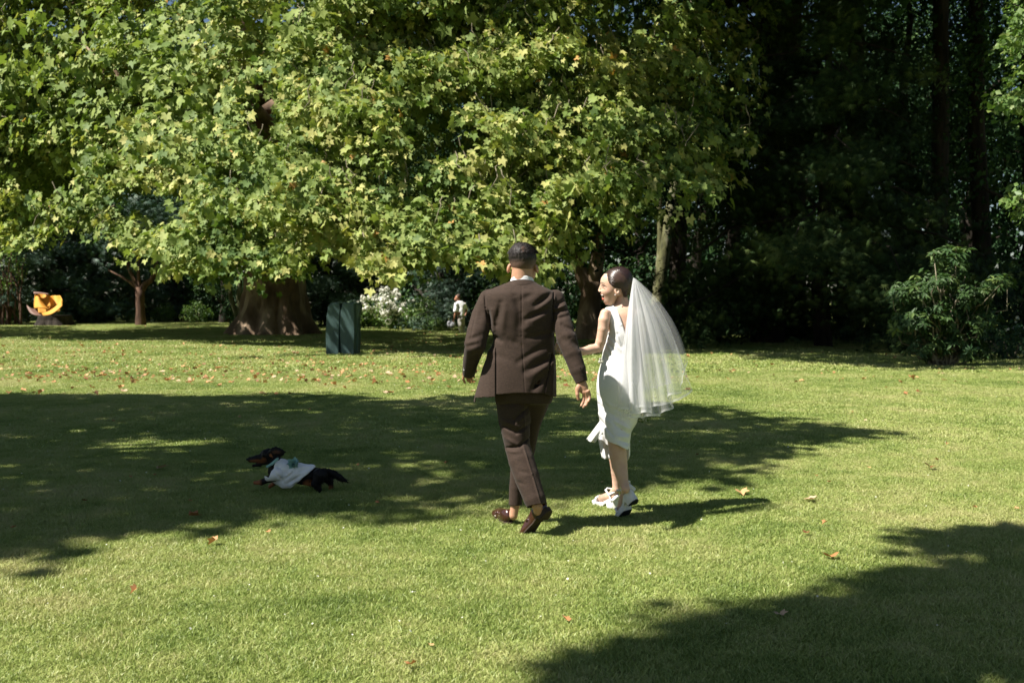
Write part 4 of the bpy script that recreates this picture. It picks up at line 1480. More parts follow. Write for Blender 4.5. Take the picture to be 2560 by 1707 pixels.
M['hair_w'].node_tree.nodes['Principled BSDF'].inputs['Specular IOR Level'].default_value = .45
M['hair_m'].node_tree.nodes['Principled BSDF'].inputs['Specular IOR Level'].default_value = .3
M['teal'] = noise_mat("teal_ribbon", [(0.3, (0.20, 0.38, 0.36)), (0.7, (0.32, 0.54, 0.50))], 10, 3, .55)
M['teeth'] = noise_mat("teeth", [(0.3, (0.7, 0.68, 0.62)), (0.7, (0.78, 0.76, 0.7))], 20, 2, .25)
M['mouth'] = noise_mat("mouth_inside", [(0.3, (0.05, 0.008, 0.008)), (0.7, (0.10, 0.015, 0.012))], 20, 2, .5)


def veil_mat():
    m, nt, b, out = new_mat("veil_tulle")
    df = nt.nodes.new("ShaderNodeBsdfDiffuse"); df.inputs[0].default_value = (.86, .86, .87, 1)
    tl = nt.nodes.new("ShaderNodeBsdfTranslucent"); tl.inputs[0].default_value = (.86, .86, .87, 1)
    mx = nt.nodes.new("ShaderNodeMixShader"); mx.inputs[0].default_value = .4
    nt.links.new(df.outputs[0], mx.inputs[1]); nt.links.new(tl.outputs[0], mx.inputs[2])
    tr = nt.nodes.new("ShaderNodeBsdfTransparent")
    at = nt.nodes.new("ShaderNodeAttribute"); at.attribute_name = "tint"
    m2 = nt.nodes.new("ShaderNodeMixShader")
    nt.links.new(at.outputs["Fac"], m2.inputs[0]); nt.links.new(tr.outputs[0], m2.inputs[1]); nt.links.new(mx.outputs[0], m2.inputs[2])
    nt.links.new(m2.outputs[0], out.inputs[0])
    return m


M['veil'] = veil_mat()


def V3(x, y, d):
    return np.array(P(x, y, d))


# ---------------------------------------------------------------- shoes
def loafer(parent, xf, side):
    root = empty_part("shoe", parent)
    F = Field((-.03, -.06, -.04), (.32, .06, .13), .003)
    F.ell((.055, 0, .048), (.062, .034, .052), .02).ell((.13, 0, .036), (.10, .035, .040), .03).ell((.215, .003, .026), (.072, .043, .030), .03)
    F.ell((.07, 0, .118), (.055, .026, .062), .006, None, 'sub').cone((.1, 0, .10), (.15, 0, .095), .03, .022, .006, (1, 1, 1), 'sub')
    F.cut(lambda X, Y, Z: .010 - Z + 0 * X + 0 * Y)
    F.cone((.145, -.04, .05), (.15, .04, .05), .008, .008, .006)
    up = F.mesh("shoe", M['leather'], parent, None, xf)
    S = Field((-.03, -.06, -.04), (.32, .06, .03), .003)
    S.ell((.055, 0, .0), (.066, .037, .5), .0).ell((.14, 0, 0), (.10, .034, .5), .03).ell((.215, .003, 0), (.078, .046, .5), .03)
    S.cut(lambda X, Y, Z: np.maximum(Z - .012, np.where(X < .078, -.020 - Z, .001 - Z)) + 0 * Y)
    so = S.mesh("sole", M['sole'], None, None, xf)
    so.parent = up
    return up


def empty_part(name, parent):
    return None


def sandal(parent, xf):
    S = Field((-.03, -.06, -.02), (.28, .06, .12), .003)
    S.ell((.045, 0, .05), (.05, .031, .5), .0).ell((.12, 0, .05), (.09, .030, .5), .03).ell((.185, .002, .05), (.066, .043, .5), .03)

    def lim(X, Y, Z):
        top = np.interp(X.ravel(), [-.03, .05, .12, .2, .28], [.088, .078, .045, .036, .042])[:, None, None]
        bot = np.interp(X.ravel(), [-.03, .060, .072, .10, .125, .2, .28], [.0, .0, .045, .032, .002, .0, .018])[:, None, None]
        return np.maximum(Z - top, bot - Z) + 0 * Y
    W = Field((-.03, -.06, -.02), (.28, .06, .12), .003)
    W.a[:] = S.a
    W.cut(lim)
    W.cut(lambda X, Y, Z: .007 - Z + 0 * X + 0 * Y)
    sole = W.mesh("sandal", M['white_leather'], parent, None, xf)
    S.cut(lim)
    S.cut(lambda X, Y, Z: Z - .0075 + 0 * X + 0 * Y)
    o = S.mesh("outsole", M['black'], None, None, xf); o.parent = sole
    lst = []
    def band(pts, r=.0045):
        lst.append(pts)
    T = Field((-.04, -.07, .0), (.28, .07, .20), .0022)
    def strap(pts, w=.009):
        T.chain([np.array(p) for p in pts], [w * .8] * len(pts), .004)
    strap([(.175, -.044, .03), (.18, -.036, .062), (.185, 0, .075), (.18, .036, .062), (.175, .044, .03)], .010)
    strap([(.205, -.040, .03), (.21, 0, .066), (.205, .040, .03)], .009)
    strap([(.02, -.030, .075), (.035, -.036, .11), (.075, -.034, .135), (.10, 0, .140), (.075, .034, .135), (.035, .036, .11), (.02, .030, .075)], .008)
    strap([(.035, -.036, .11), (-.008, -.02, .135), (-.016, 0, .14), (-.008, .02, .135), (.035, .036, .11)], .008)
    strap([(.0, -.026, .08), (-.010, 0, .105), (.0, .026, .08)], .016)
    t = T.mesh("strap", M['white_leather'], None, None, xf); t.parent = sole
    B = Field((.02, -.05, .09), (.06, -.02, .13), .0015)
    B.cone((.033, -.044, .105), (.037, -.044, .118), .007, .007, .002, (1, .5, 1))
    bk = B.mesh("buckle", M['horn'], None, None, xf); bk.parent = sole
    return sole


# ---------------------------------------------------------------- the groom
D = 6.0
groom = empty("person", P(1325, 1338, 5.98), "man in a brown suit and loafers seen from behind, walking over the lawn", "person")
W6 = lambda px: PX(px, D)
T = lambda x, y, d=D: V3(x, y, d)
armL = [(1222, 748, 5.99), (1206, 790, 5.97), (1194, 830, 5.93), (1187, 862, 5.90), (1178, 898, 6.0), (1172, 933, 6.10)]
armR = [(1388, 748, 5.99), (1401, 790, 5.95), (1416, 845, 5.88), (1430, 884, 5.85), (1444, 924, 5.83), (1455, 956, 5.82)]
legL = [(1282, 985, 6.0), (1286, 1050, 5.99), (1294, 1116, 5.97), (1304, 1151, 5.93), (1318, 1191, 5.89), (1336, 1245, 5.84), (1343, 1264, 5.83)]
legR = [(1340, 985, 6.02), (1324, 1060, 6.10), (1313, 1120, 6.17), (1300, 1165, 6.18), (1291, 1218, 6.18), (1288, 1262, 6.18)]
fL = frame(V3(1371, 1272, 5.83), V3(1318, 1341, 5.93) - V3(1371, 1272, 5.83), (-.62, .66, .40))
fR = frame(V3(1273, 1318, 6.17) + np.array([0, 0, .02]), V3(1250, 1303, 6.36) - V3(1273, 1318, 6.17), (0, -.05, 1))
B = Field(T(1140, 1350, 5.6) - [0, 0, .02], T(1492, 598, 6.35), .0045)
B.ell(T(1307, 648, 6.02), (W6(32), .098, W6(36)), .01)
B.ell(T(1317, 684, 6.06), (W6(23), .062, W6(22)), .03)
B.cone(T(1304, 668, 5.99), T(1302, 730, 6.0), W6(23), W6(28), .02)
B.ell(T(1272, 671, 6.02), (W6(5), .018, W6(12)), .004, Matrix.Rotation(.2, 3, 'Y')).ell(T(1341.5, 672, 6.02), (W6(5), .018, W6(12)), .004, Matrix.Rotation(-.2, 3, 'Y'))
B.cone(T(1318, 664, 6.115), T(1321, 678, 6.135), .009, .013, .012)
B.loft([(716, 1250, 1352, 6, .08), (745, 1222, 1380, 6, .10), (850, 1245, 1372, 6, .10), (960, 1245, 1370, 6.0, .09), (982, 1255, 1360, 6, .07)])
B.chain([T(*p) for p in armL], [W6(q) for q in (19, 17, 15, 14, 12, 9.5)]).chain([T(*p) for p in armR], [W6(q) for q in (19, 17, 15, 14, 12, 9.5)])
B.chain([T(*p) for p in legL], [W6(q) for q in (32, 27, 21, 19, 17, 13, 12)]).chain([T(*p) for p in legR], [W6(q) for q in (30, 25, 20, 18, 13, 11)])
B.chain([T(1343, 1264, 5.83), T(1346, 1276, 5.845), fL((.06, 0, .05)), fL((.17, 0, .03))], [W6(12.5), W6(12), .028, .024], .01)
B.chain([T(1288, 1262, 6.18), T(1283, 1288, 6.18), fR((.06, 0, .05)), fR((.17, 0, .03))], [W6(11.5), W6(11), .028, .024], .01)
# left hand: arm swung forward, fingers spread downwards
B.ell(T(1172, 938, 6.12), (W6(13), .018, W6(10)), .012)
for pts, r in [([(1160, 938), (1158, 947), (1162.5, 957)], 3.5), ([(1167, 943), (1170, 950), (1175, 956)], 3.6), ([(1174, 941), (1178, 947), (1182, 953)], 3.6), ([(1180, 934), (1183, 938), (1186, 943)], 3.4), ([(1182, 925), (1188, 922), (1190, 930)], 3.8)]:
    B.chain([T(x, y, 6.13 + .012 * i) for i, (x, y) in enumerate(pts)], [W6(r), W6(r), W6(r * .85)], .004)
# right hand: palm towards the camera, fingers hanging and curled
hd = 5.80
B.ell(T(1458, 969, hd + .01), (W6(12), .016, W6(15)), .014)
B.ell(T(1446, 970, hd), (W6(6.5), .016, W6(10)), .010)
B.chain([T(1443, 972, hd), T(1443.5, 986, hd - .006), T(1446, 998, hd - .004)], [W6(5.4), W6(4.6), W6(3.9)], .005)
for pts, r in [([(1458, 980), (1459.5, 993), (1457.5, 1004), (1453, 1014)], 3.6), ([(1464, 980), (1467, 996), (1464, 1008), (1458, 1018)], 3.7), ([(1469, 978), (1471.5, 993), (1469, 1004), (1465, 1013)], 3.5), ([(1472, 976), (1475, 988), (1474, 997), (1471, 1003)], 3.1)]:
    B.chain([T(x, y, hd + .008 * (i == 1) - .010 * (i == 3)) for i, (x, y) in enumerate(pts)], [W6(r), W6(r), W6(r * .95), W6(r * .8)], .0025)
B.mesh("body", M['skin_m'], groom, lambda v: .0 * v[:, 0])
# hair
H = Field(T(1262, 695, 5.85), T(1352, 598, 6.2), .0022)
H.ell(T(1307, 647, 6.025), (W6(35), .110, W6(38.5)), .0).ell(T(1305.5, 661, 5.99), (W6(28.5), .070, W6(24)), .012).ell(T(1300, 636, 6.02), (W6(27), .10, W6(29)), .02)
zt = T(1307, 684)[2]
H.cut(lambda X, Y, Z: np.maximum((zt - Z) + np.clip((np.abs(X - T(1307, 600)[0]) - .03), 0, 1) * -.5 + .0 * Y, np.minimum((Y - 6.085), (T(0, 640)[2] - Z)) + 0 * X))
gH = np.random.default_rng(4)
msk = np.abs(H.a) < .012
idx = np.argwhere(msk); pv = H.lo + idx * H.h
nv = sum(np.sin(pv @ (unit(gH.normal(0, 1, 3)) * f) + gH.uniform(0, 6)) for f in (190, 230, 270, 310, 350, 390, 420, 460)) / 3
hz = np.clip((pv[:, 2] - T(0, 668)[2]) / .08, 0, 1)
H.a[msk] -= (.0012 * nv * hz - .004 * (1 - hz)).astype(np.float32)
zf0, zf1 = T(0, 684)[2], T(0, 648)[2]


def hair_tint(v):
    t = np.clip((zf1 - v[:, 2]) / (zf1 - zf0), 0, 1) ** .8 * .8
    return np.clip(t + .35 * spot(v, T(1309, 624, 5.94), (.010, .03, .012), 1.2), 0, 1)


H.mesh("hair", M['hair_m'], groom, hair_tint)
hs = []
gs = random.Random(8)
for i in range(2600):   # short strands
    th = gs.uniform(math.pi * .02, math.pi * 1.98); ph = gs.uniform(.0, 1.15)
    n3 = np.array([math.sin(ph) * math.cos(th), math.sin(ph) * math.sin(th), math.cos(ph)])
    c = T(1307, 647, 6.025) + n3 * np.array([W6(34.5), .108, W6(38)])
    if c[1] > 6.10 and c[2] < T(0, 632)[2]: continue
    sw = Vector((math.cos(th + .7), math.sin(th + .7), -.8 * math.sin(ph))) * .020
    hs.append(([Vector(c), Vector(c + n3 * .006) + sw * .5, Vector(c + n3 * .007) + sw], [.0011, .0009, .0003]))
tag(tubes("strands", hs, M['hair_m'], None, 3), kind="stuff").parent = groom
bpy.data.objects["strands"].matrix_parent_inverse = Matrix.Translation(groom.location).inverted()

# shirt collar
C = Field(T(1262, 725, 5.85), T(1350, 680, 6.15), .003)
C.loft([(686, 1277.5, 1332, 6.0, .064), (704, 1276, 1335, 6.0, .068), (716, 1270, 1342, 6.0, .07)], 2.1)
C.loft([(680, 1281, 1329, 6.0, .058), (716, 1281, 1329, 6.0, .06)], 2.1, 0, .002, 'sub')
C.cut(lambda X, Y, Z: (Z - T(0, 689)[2]) + .38 * (Y - 5.935) + 0 * X)
C.mesh("shirt_collar", M['shirt'], groom)

# jacket
J = Field(T(1145, 1006, 5.66) - [0, 0, .01], T(1482, 694, 6.3), .0038)
J.loft([(704, 1275, 1336, 5.99, .075), (709, 1262, 1343, 5.99, .085), (716, 1243, 1356, 5.99, .10), (723, 1226, 1374, 5.99, .112), (731, 1215, 1388, 5.98, .122), (745, 1211, 1393, 5.98, .132), (775, 1215, 1391, 5.98, .140), (810, 1223, 1387, 5.98, .138), (850, 1233, 1385, 5.98, .128), (870, 1227, 1386, 5.98, .126), (900, 1213, 1389, 5.98, .132), (940, 1201, 1391, 5.98, .142), (985, 1187, 1390, 5.98, .152), (1004, 1183, 1389, 5.98, .155)], 2.5)
for arm, rr in ((armL, (25, 26.5, 27, 26.5, 20, 16.5)), (armR, (24, 23.5, 24, 22.5, 19.5, 14))):
    J.chain([T(*p) for p in arm], [W6(q) for q in rr], .012)
for x0, y0, x1, y1, w, a in [
    (1252, 758, 1243, 812, 5, -.009), (1262, 762, 1256, 830, 5, .004), (1287, 741, 1301, 781, 6, -.008), (1301, 781, 1298, 840, 7, -.007), (1276, 850, 1300, 862, 5, -.004),
    (1375, 735, 1338, 764, 4.5, -.011), (1380, 748, 1345, 772, 5, .006), (1362, 775, 1315, 798, 4.5, -.011), (1366, 786, 1322, 806, 5, .005), (1332, 735, 1306, 748, 5, -.006), (1381, 833, 1318, 844, 4.5, -.006),
    (1358, 867, 1295, 904, 5, -.007), (1377, 893, 1315, 926, 6, -.010), (1380, 905, 1322, 940, 6, .005), (1362, 935, 1327, 978, 6, -.008), (1346, 880, 1310, 900, 5, .004), (1330, 815, 1300, 823, 5, .004),
    (1222, 780, 1228, 812, 3, -.008), (1228, 775, 1234, 825, 3, .005), (1232, 838, 1252, 852, 3.5, -.007), (1240, 885, 1275, 898, 6, -.003), (1205, 905, 1240, 890, 5, -.003),
    (1211, 733, 1214, 770, 2.2, -.006), (1214, 770, 1221, 806, 2.2, -.006), (1385, 733, 1381, 765, 2.2, -.007), (1381, 765, 1384, 800, 2.2, -.007),
    (1304, 712, 1304, 840, 1.4, -.003), (1304, 840, 1312, 980, 1.4, -.0025),
    (1390, 764, 1412, 750, 3, -.008), (1388, 782, 1414, 776, 3, -.008), (1390, 772, 1413, 763, 2.5, .006), (1392, 797, 1418, 790, 3, -.006), (1405, 812, 1432, 828, 3.5, -.007), (1400, 838, 1420, 860, 5, -.005), (1424, 846, 1444, 870, 4, -.007), (1420, 880, 1440, 910, 6, -.004), (1396, 790, 1398, 830, 4, .004),
    (1172, 850, 1200, 838, 4, -.006), (1165, 866, 1196, 858, 4, -.007), (1190, 780, 1176, 850, 2, -.0025), (1200, 880, 1182, 892, 4, -.006), (1205, 770, 1196, 810, 6, -.004)]:
    J.fold(x0, y0, x1, y1, w * (1.55 if w > 2.9 else 1), a * 1.5, 5.9, 5.99)
J.wrinkle(.0014, (38, 30, 22), 5, 6)
# vents: panels lapping over each other
Xa, za = T(1238, 900)[0], T(0, 868, 5.86)[2]
J.cut(lambda X, Y, Z: -1 + 0 * X + 0 * Y + 0 * Z)
sl, X, Y, Z = J.reg(T(1150, 1008, 5.7), T(1238, 868, 5.98))
J.a[sl] -= (.006 * np.clip((za - Z) / .03, 0, 1) * np.clip((X - T(1210, 0)[0]) / .03, 0, 1) + 0 * Y).astype(np.float32)
J.fold(1239.5, 872, 1240, 992, 1.5, -.008, 5.87, 5.97)
J.fold(1380, 885, 1372, 930, 1.8, -.012, 5.87, 5.99).fold(1372, 930, 1359, 982, 1.8, -.010, 5.87, 5.99)
J.fold(1386, 890, 1382, 985, 3, .006, 5.87, 5.99)
hx = np.array([T(q, 900)[0] for q in (1180, 1189, 1210, 1238, 1241, 1301, 1358, 1375, 1392)])
hy = np.array([T(0, q, 5.87)[2] for q in (987, 997, 993, 991, 985, 981, 983, 991, 997)])
J.cut(lambda X, Y, Z: np.where(np.abs(X - .03) < .25, np.interp(X.ravel(), hx, hy)[:, None, None] - Z, -1) + 0 * Y, T(1182, 1030, 5.7), T(1392, 960, 6.2))
J.loft([(930, 1215, 1380, 5.98, .12), (960, 1204, 1381, 5.98, .136), (1012, 1192, 1381, 5.98, .146)], 2.5, 0, .003, 'sub')
J.plane(T(1172, 937, 6.10), T(1172, 937, 6.10) - T(1176, 905, 6.03), .10).cone(T(1176, 920, 6.06), T(1171, 960, 6.2), W6(12.5), W6(13), .002, (1, 1, 1), 'sub')
J.plane(T(1456.5, 955, 5.82), T(1457, 957, 5.82) - T(1446, 925, 5.83), .085).cone(T(1452, 945, 5.82), T(1462, 975, 5.81), W6(10.5), W6(12), .002, (1, 1, 1), 'sub')
J.cut(lambda X, Y, Z: (Z - T(0, 700)[2]) + .30 * (Y - 5.90) + 0 * X, T(1255, 730, 5.8), T(1350, 690, 6.2))
J.mesh("suit_jacket", M['suit'], groom)
K = Field(T(1250, 728, 5.84), T(1356, 690, 6.15), .003)
K.loft([(697, 1275, 1336, 5.99, .072), (705, 1270, 1340, 5.99, .084), (712, 1262, 1346, 5.99, .094), (715, 1262, 1347, 5.99, .094)], 2.2)
K.loft([(690, 1279, 1332, 5.99, .066), (728, 1276, 1334, 5.99, .07)], 2.2, 0, .002, 'sub')
K.cut(lambda X, Y, Z: (Z - T(0, 698.5)[2]) + .30 * (Y - 5.91) + 0 * X)
K.cut(lambda X, Y, Z: Y - 6.03 + 0 * X + 0 * Z)
K.mesh("collar", M['suit'], groom)


def ball(name, c, r, m, parent, sub=2, sc=(1, 1, 1)):
    bm = bmesh.new(); bmesh.ops.create_icosphere(bm, subdivisions=sub, radius=r)
    for v in bm.verts: v.co = Vector((v.co.x * sc[0], v.co.y * sc[1], v.co.z * sc[2])) + Vector(c)
    me = bpy.data.meshes.new(name); bm.to_mesh(me); bm.free()
    return link(name, me, m, parent, True)


for x, y in [(1450.5, 920), (1452.5, 925), (1454.5, 930), (1456, 935), (1457.5, 939)]:
    ball("button", T(x, y, 5.815 - .028), .0042, M['horn'], groom, 1)
for x, y in [(1158.5, 913), (1159, 917), (1159.5, 921), (1160, 925)]:
    ball("button", T(x, y, 6.03), .004, M['pearl'], groom, 1)

# trousers
Q = Field(T(1225, 1285, 5.7) - [0, 0, .01], T(1395, 955, 6.32), .0038)
Q.loft([(958, 1240, 1378, 6.0, .12), (985, 1237, 1381, 6.0, .13), (1005, 1240, 1376, 6.0, .12)], 2.3)
Q.chain([T(*p) for p in legR], [W6(q) for q in (41, 28, 26, 25, 19, 17)], .03)
Q.chain([T(*p) for p in legL], [W6(q) for q in (44, 40, 31, 32, 31, 26.5, 25)], .012)
for x0, y0, x1, y1, w, a in [(1243, 1012, 1320, 1006, 5, -.004), (1318, 1022, 1285, 1050, 3.5, -.008), (1322, 1035, 1292, 1058, 4, .005), (1252, 1062, 1290, 1082, 5, -.010), (1290, 1082, 1320, 1066, 5, -.010), (1256, 1052, 1300, 1068, 4, .006), (1262, 1096, 1292, 1112, 5, .006), (1268, 1122, 1300, 1116, 3.5, -.010), (1300, 1116, 1322, 1098, 3.5, -.010), (1270, 1130, 1300, 1128, 4, .004), (1300, 1175, 1330, 1180, 5, -.003), (1310, 1008, 1313, 1090, 1.5, .004), (1308, 1112, 1330, 1180, 2.2, .006), (1330, 1180, 1352, 1252, 2.2, .006), (1290, 1200, 1312, 1206, 4, -.003)]:
    Q.fold(x0, y0, x1, y1, w, a * 1.5, 5.88, 5.97)
Q.wrinkle(.0012, (30, 30, 26), 9, 6)
nL = T(1343, 1264, 5.83) - T(1318, 1191, 5.89)
Q.plane(T(1342, 1264, 5.83), nL + np.array([-.03, 0, .0]), .11).cone(T(1338, 1250, 5.84), T(1350, 1290, 5.81), W6(21), W6(22), .002, (1, 1, 1), 'sub')
Q.plane(T(1288, 1262, 6.18), (0, 0, -1), .075).cone(T(1289, 1250, 6.18), T(1288, 1280, 6.18), W6(13.5), W6(14), .002, (1, 1, 1), 'sub')
Q.mesh("trousers", M['suit'], groom)
loafer(groom, fL, 0)
loafer(groom, fR, 1)

# ---------------------------------------------------------------- the bride
E_ = 6.45
bride = empty("person", P(1553, 1300, 6.42), "laughing woman in a white satin dress and long veil, head turned left towards the man", "person")
W = lambda px: PX(px, E_)
U = lambda x, y, d=E_: V3(x, y, d)
torso = [(757, 1541, 1572, 6.45, .045), (763, 1527, 1590, 6.45, .058), (770, 1513, 1604, 6.45, .072), (785, 1508, 1608, 6.45, .088), (810, 1516, 1600, 6.45, .095), (835, 1522, 1592, 6.45, .095), (860, 1515, 1586, 6.45, .088), (880, 1509, 1584, 6.45, .09), (909, 1504, 1591, 6.45, .10), (937, 1496, 1598, 6.45, .116), (963, 1493, 1604, 6.45, .125), (1000, 1495, 1606, 6.45, .125), (1033, 1498, 1600, 6.45, .118), (1055, 1502, 1590, 6.44, .125), (1077, 1507, 1576, 6.43, .128), (1100, 1514, 1573, 6.42, .13), (1130, 1522, 1573, 6.41, .125)]
f1 = frame(U(1592, 1246, 6.27) + np.array([0, 0, -.01]), U(1552, 1297, 6.40) - U(1592, 1246, 6.25), (-.42, .52, .72))
f2 = frame(U(1541, 1278, 6.63), np.array([-.125, .20, 0]), (0, 0, 1))
armW = [(1513, 784, 6.38), (1510, 800, 6.37), (1508, 822, 6.37), (1502, 853, 6.38), (1497, 869, 6.39), (1478, 873, 6.37), (1457, 879, 6.33), (1437, 876, 6.29), (1416, 868, 6.24)]
BW = Field(U(1378, 1305, 6.15) - [0, 0, .02], U(1625, 660, 6.8), .0038)
BW.loft(torso[:15], 2.1, -.004)
BW.cone(U(1554, 738, 6.45), U(1557, 775, 6.455), W(12.5), W(23), .02)
# head: face shaped by its profile
prof = [(684, 1512, .050), (690, 1505.5, .058), (697, 1502.2, .064), (703, 1501.0, .066), (709, 1501.2, .067), (714, 1502.6, .067), (720, 1503.2, .066), (726, 1503.0, .064), (731, 1502.6, .061), (735, 1502.2, .058), (739, 1503, .055), (743, 1505.0, .052), (748, 1506.8, .047), (752, 1508.2, .043), (756, 1508.4, .038), (759, 1510.5, .032), (762, 1516, .026)]
BW.loft([(y, x, 1552 + (2 if y < 720 else -(y - 720) * .42), 6.435, r) for y, x, r in prof], 2.05, 0, .006)
BW.ell(U(1548, 703, 6.435), (W(29), .074, W(33)), .02)
BW.cone(U(1502.5, 713, 6.435), U(1498.6, 726, 6.435), W(2.2), W(3.4), .008)
BW.ell(U(1500.5, 728.5, 6.425), (W(3.2), .011, W(2.6)), .004).ell(U(1500.5, 728.5, 6.445), (W(3.2), .011, W(2.6)), .004)
BW.ell(U(1517, 729, 6.40), (W(10), .02, W(8)), .02)
BW.ell(U(1503.0, 734.8, 6.43), (W(2.6), .018, W(1.8)), .002).ell(U(1508, 747.6, 6.428), (W(3.2), .018, W(2.6)), .003)
BW.ell(U(1503, 740.8, 6.42), (W(9.5), .024, W(5.0)), .002, None, 'sub')
BW.ell(U(1506.5, 715.8, 6.392), (W(4.5), .010, W(1.4)), .003, None, 'sub')
BW.ell(U(1543, 728.5, 6.372), (W(6.6), .011, W(11)), .002, Matrix.Rotation(-.15, 3, 'Y')).ell(U(1543.3, 726, 6.362), (W(3.2), .008, W(5.5)), .001, None, 'sub')
BW.chain([U(*p) for p in armW], [W(q) for q in (12.5, 13.8, 13.4, 12.4, 11.6, 11.6, 9.6, 8.6, 7.2)], .028)
BW.ell(U(1405, 865, 6.21), (W(11), .013, W(8)), .01)
for pts, r in [([(1398, 860), (1392, 861), (1389, 865)], 3.1), ([(1398, 863), (1390, 867), (1388, 873)], 3.1), ([(1400, 868), (1393, 874), (1393, 880)], 3.0), ([(1403, 871), (1398, 878), (1399, 884)], 2.7), ([(1404, 859), (1398, 853), (1393, 857)], 3.2)]:
    BW.chain([U(x, y, 6.20) for x, y in pts], [W(r), W(r), W(r * .8)], .003)
armW2 = [(1600, 786, 6.5), (1602, 830, 6.56), (1598, 880, 6.60), (1596, 940, 6.63), (1597, 1000, 6.62)]
BW.chain([U(*p) for p in armW2], [W(q) for q in (14, 13, 11, 9.5, 7)], .01)
BW.ell(U(1597, 1018, 6.62), (W(8), .014, W(12)), .01)
for i in range(5):
    BW.chain([U(1591 + 3.2 * i, 1024, 6.60), U(1592 + 3.2 * i, 1034, 6.61), U(1593 + 3 * i, 1037, 6.63)], [W(3), W(3), W(2.5)], .003)
BW.chain([U(1540, 1040, 6.42), U(1541, 1100, 6.38), U(1545, 1135, 6.37), U(1549, 1163, 6.36), U(1555, 1190, 6.33), U(1560, 1208, 6.31), U(1564, 1222, 6.29), f1((.045, 0, .115))], [W(30), W(21.5), W(21.5), W(19.5), W(15), W(11.5), W(10.5), .026], .012)
BW.chain([f1((.02, 0, .105)), f1((.09, 0, .085)), f1((.17, 0, .06)), f1((.215, 0, .053))], [.028, .030, .024, .016], .01, (1, 1, 1))
BW.chain([U(1545, 1040, 6.50), U(1543, 1100, 6.56), U(1540, 1145, 6.60), U(1540, 1180, 6.62), U(1540.5, 1205, 6.625), U(1540.5, 1222, 6.625), f2((.035, 0, .12))], [W(28), W(20), W(18), W(12.5), W(10), W(10), .026], .012)
BW.chain([f2((.02, 0, .105)), f2((.09, 0, .085)), f2((.17, 0, .06)), f2((.215, 0, .053))], [.028, .030, .024, .016], .01)


def lip_tint(v):
    t = .8 * spot(v, U(1502.0, 735.2, 6.43), (W(2.5), .018, W(1.3)), .5)
    t = np.maximum(t, spot(v, U(1506.8, 747.0, 6.425), (W(3.8), .020, W(2.3)), .5))
    return np.maximum(t, .10 * spot(v, U(1516, 729, 6.39), (W(9), .03, W(8)), 1.0))


BW.mesh("body", M['skin_w'], bride, lip_tint)
mo = Field(U(1496, 752, 6.39), U(1520, 730, 6.47), .0014)
mo.ell(U(1511.5, 741, 6.427), (W(4.2), .019, W(4.8)), 0)
mo.mesh("mouth", M['mouth'], bride)
te = Field(U(1496, 752, 6.39), U(1520, 730, 6.47), .0012)
te.ell(U(1507.6, 737.8, 6.422), (W(4.9), .0195, W(2.0)), 0)
te.mesh("teeth", M['teeth'], bride)


def dark_line(name, pts, rs, m, parent):
    return tubes(name, [([Vector(U(*p)) for p in pts], rs)], m, parent, 6)


dark_line("eyelid", [(1503.4, 714.6, 6.402), (1506, 716.2, 6.389), (1509, 717.0, 6.380), (1511.6, 716.8, 6.3755)], [.0010, .0020, .0022, .0008], M['hair_w'], bride)
dark_line("eyebrow", [(1502.0, 707.8, 6.408), (1505, 706.9, 6.389), (1509, 708.0, 6.377), (1513, 710.4, 6.3695)], [.0011, .0020, .0018, .0006], M['hair_w'], bride)
ball("earring", U(1537.8, 737, 6.366), .0042, M['pearl'], bride, 2)
# hair
HW = Field(U(1494, 755, 6.32), U(1592, 660, 6.55), .0024)
HW.ell(U(1550.5, 700.5, 6.435), (W(31), .084, W(34)), 0).ell(U(1543.5, 701, 6.435), (W(35), .088, W(33)), .01).ell(U(1559, 703, 6.435), (W(21), .080, W(31)), .02)
HW.ell(U(1562, 727, 6.435), (W(11), .055, W(17)), .02).ell(U(1572.5, 723, 6.435), (W(8), .035, W(13)), .006).ell(U(1570, 731, 6.42), (W(6), .025, W(7)), .004)
hyw = [660, 676, 684, 690, 697, 704, 710, 716, 720.5, 722, 735, 743, 760]
hxw = [1500, 1506, 1510.5, 1512.5, 1515.6, 1519, 1524, 1530, 1538, 1552, 1558.5, 1560.5, 1562]
zz_ = np.array([U(0, q, 6.38)[2] for q in hyw])[::-1]; xx_ = np.array([U(q, 700, 6.38)[0] for q in hxw])[::-1]
HW.cut(lambda X, Y, Z: np.interp(Z.ravel(), zz_, xx_)[None, None, :] - X + 0 * Y)
msk = np.abs(HW.a) < .01
idx = np.argwhere(msk); pv = HW.lo + idx * HW.h - U(1515, 740, 6.43)
ang_ = np.arctan2(pv[:, 2], pv[:, 0]); rr_ = np.hypot(pv[:, 0], pv[:, 2])
HW.a[msk] -= (.00035 * (np.sin(rr_ * 420 + np.sin(ang_ * 3) * 2) + np.sin(rr_ * 700 + ang_ * 5 + 2) * .7)).astype(np.float32)
HW.mesh("hair", M['hair_w'], bride)

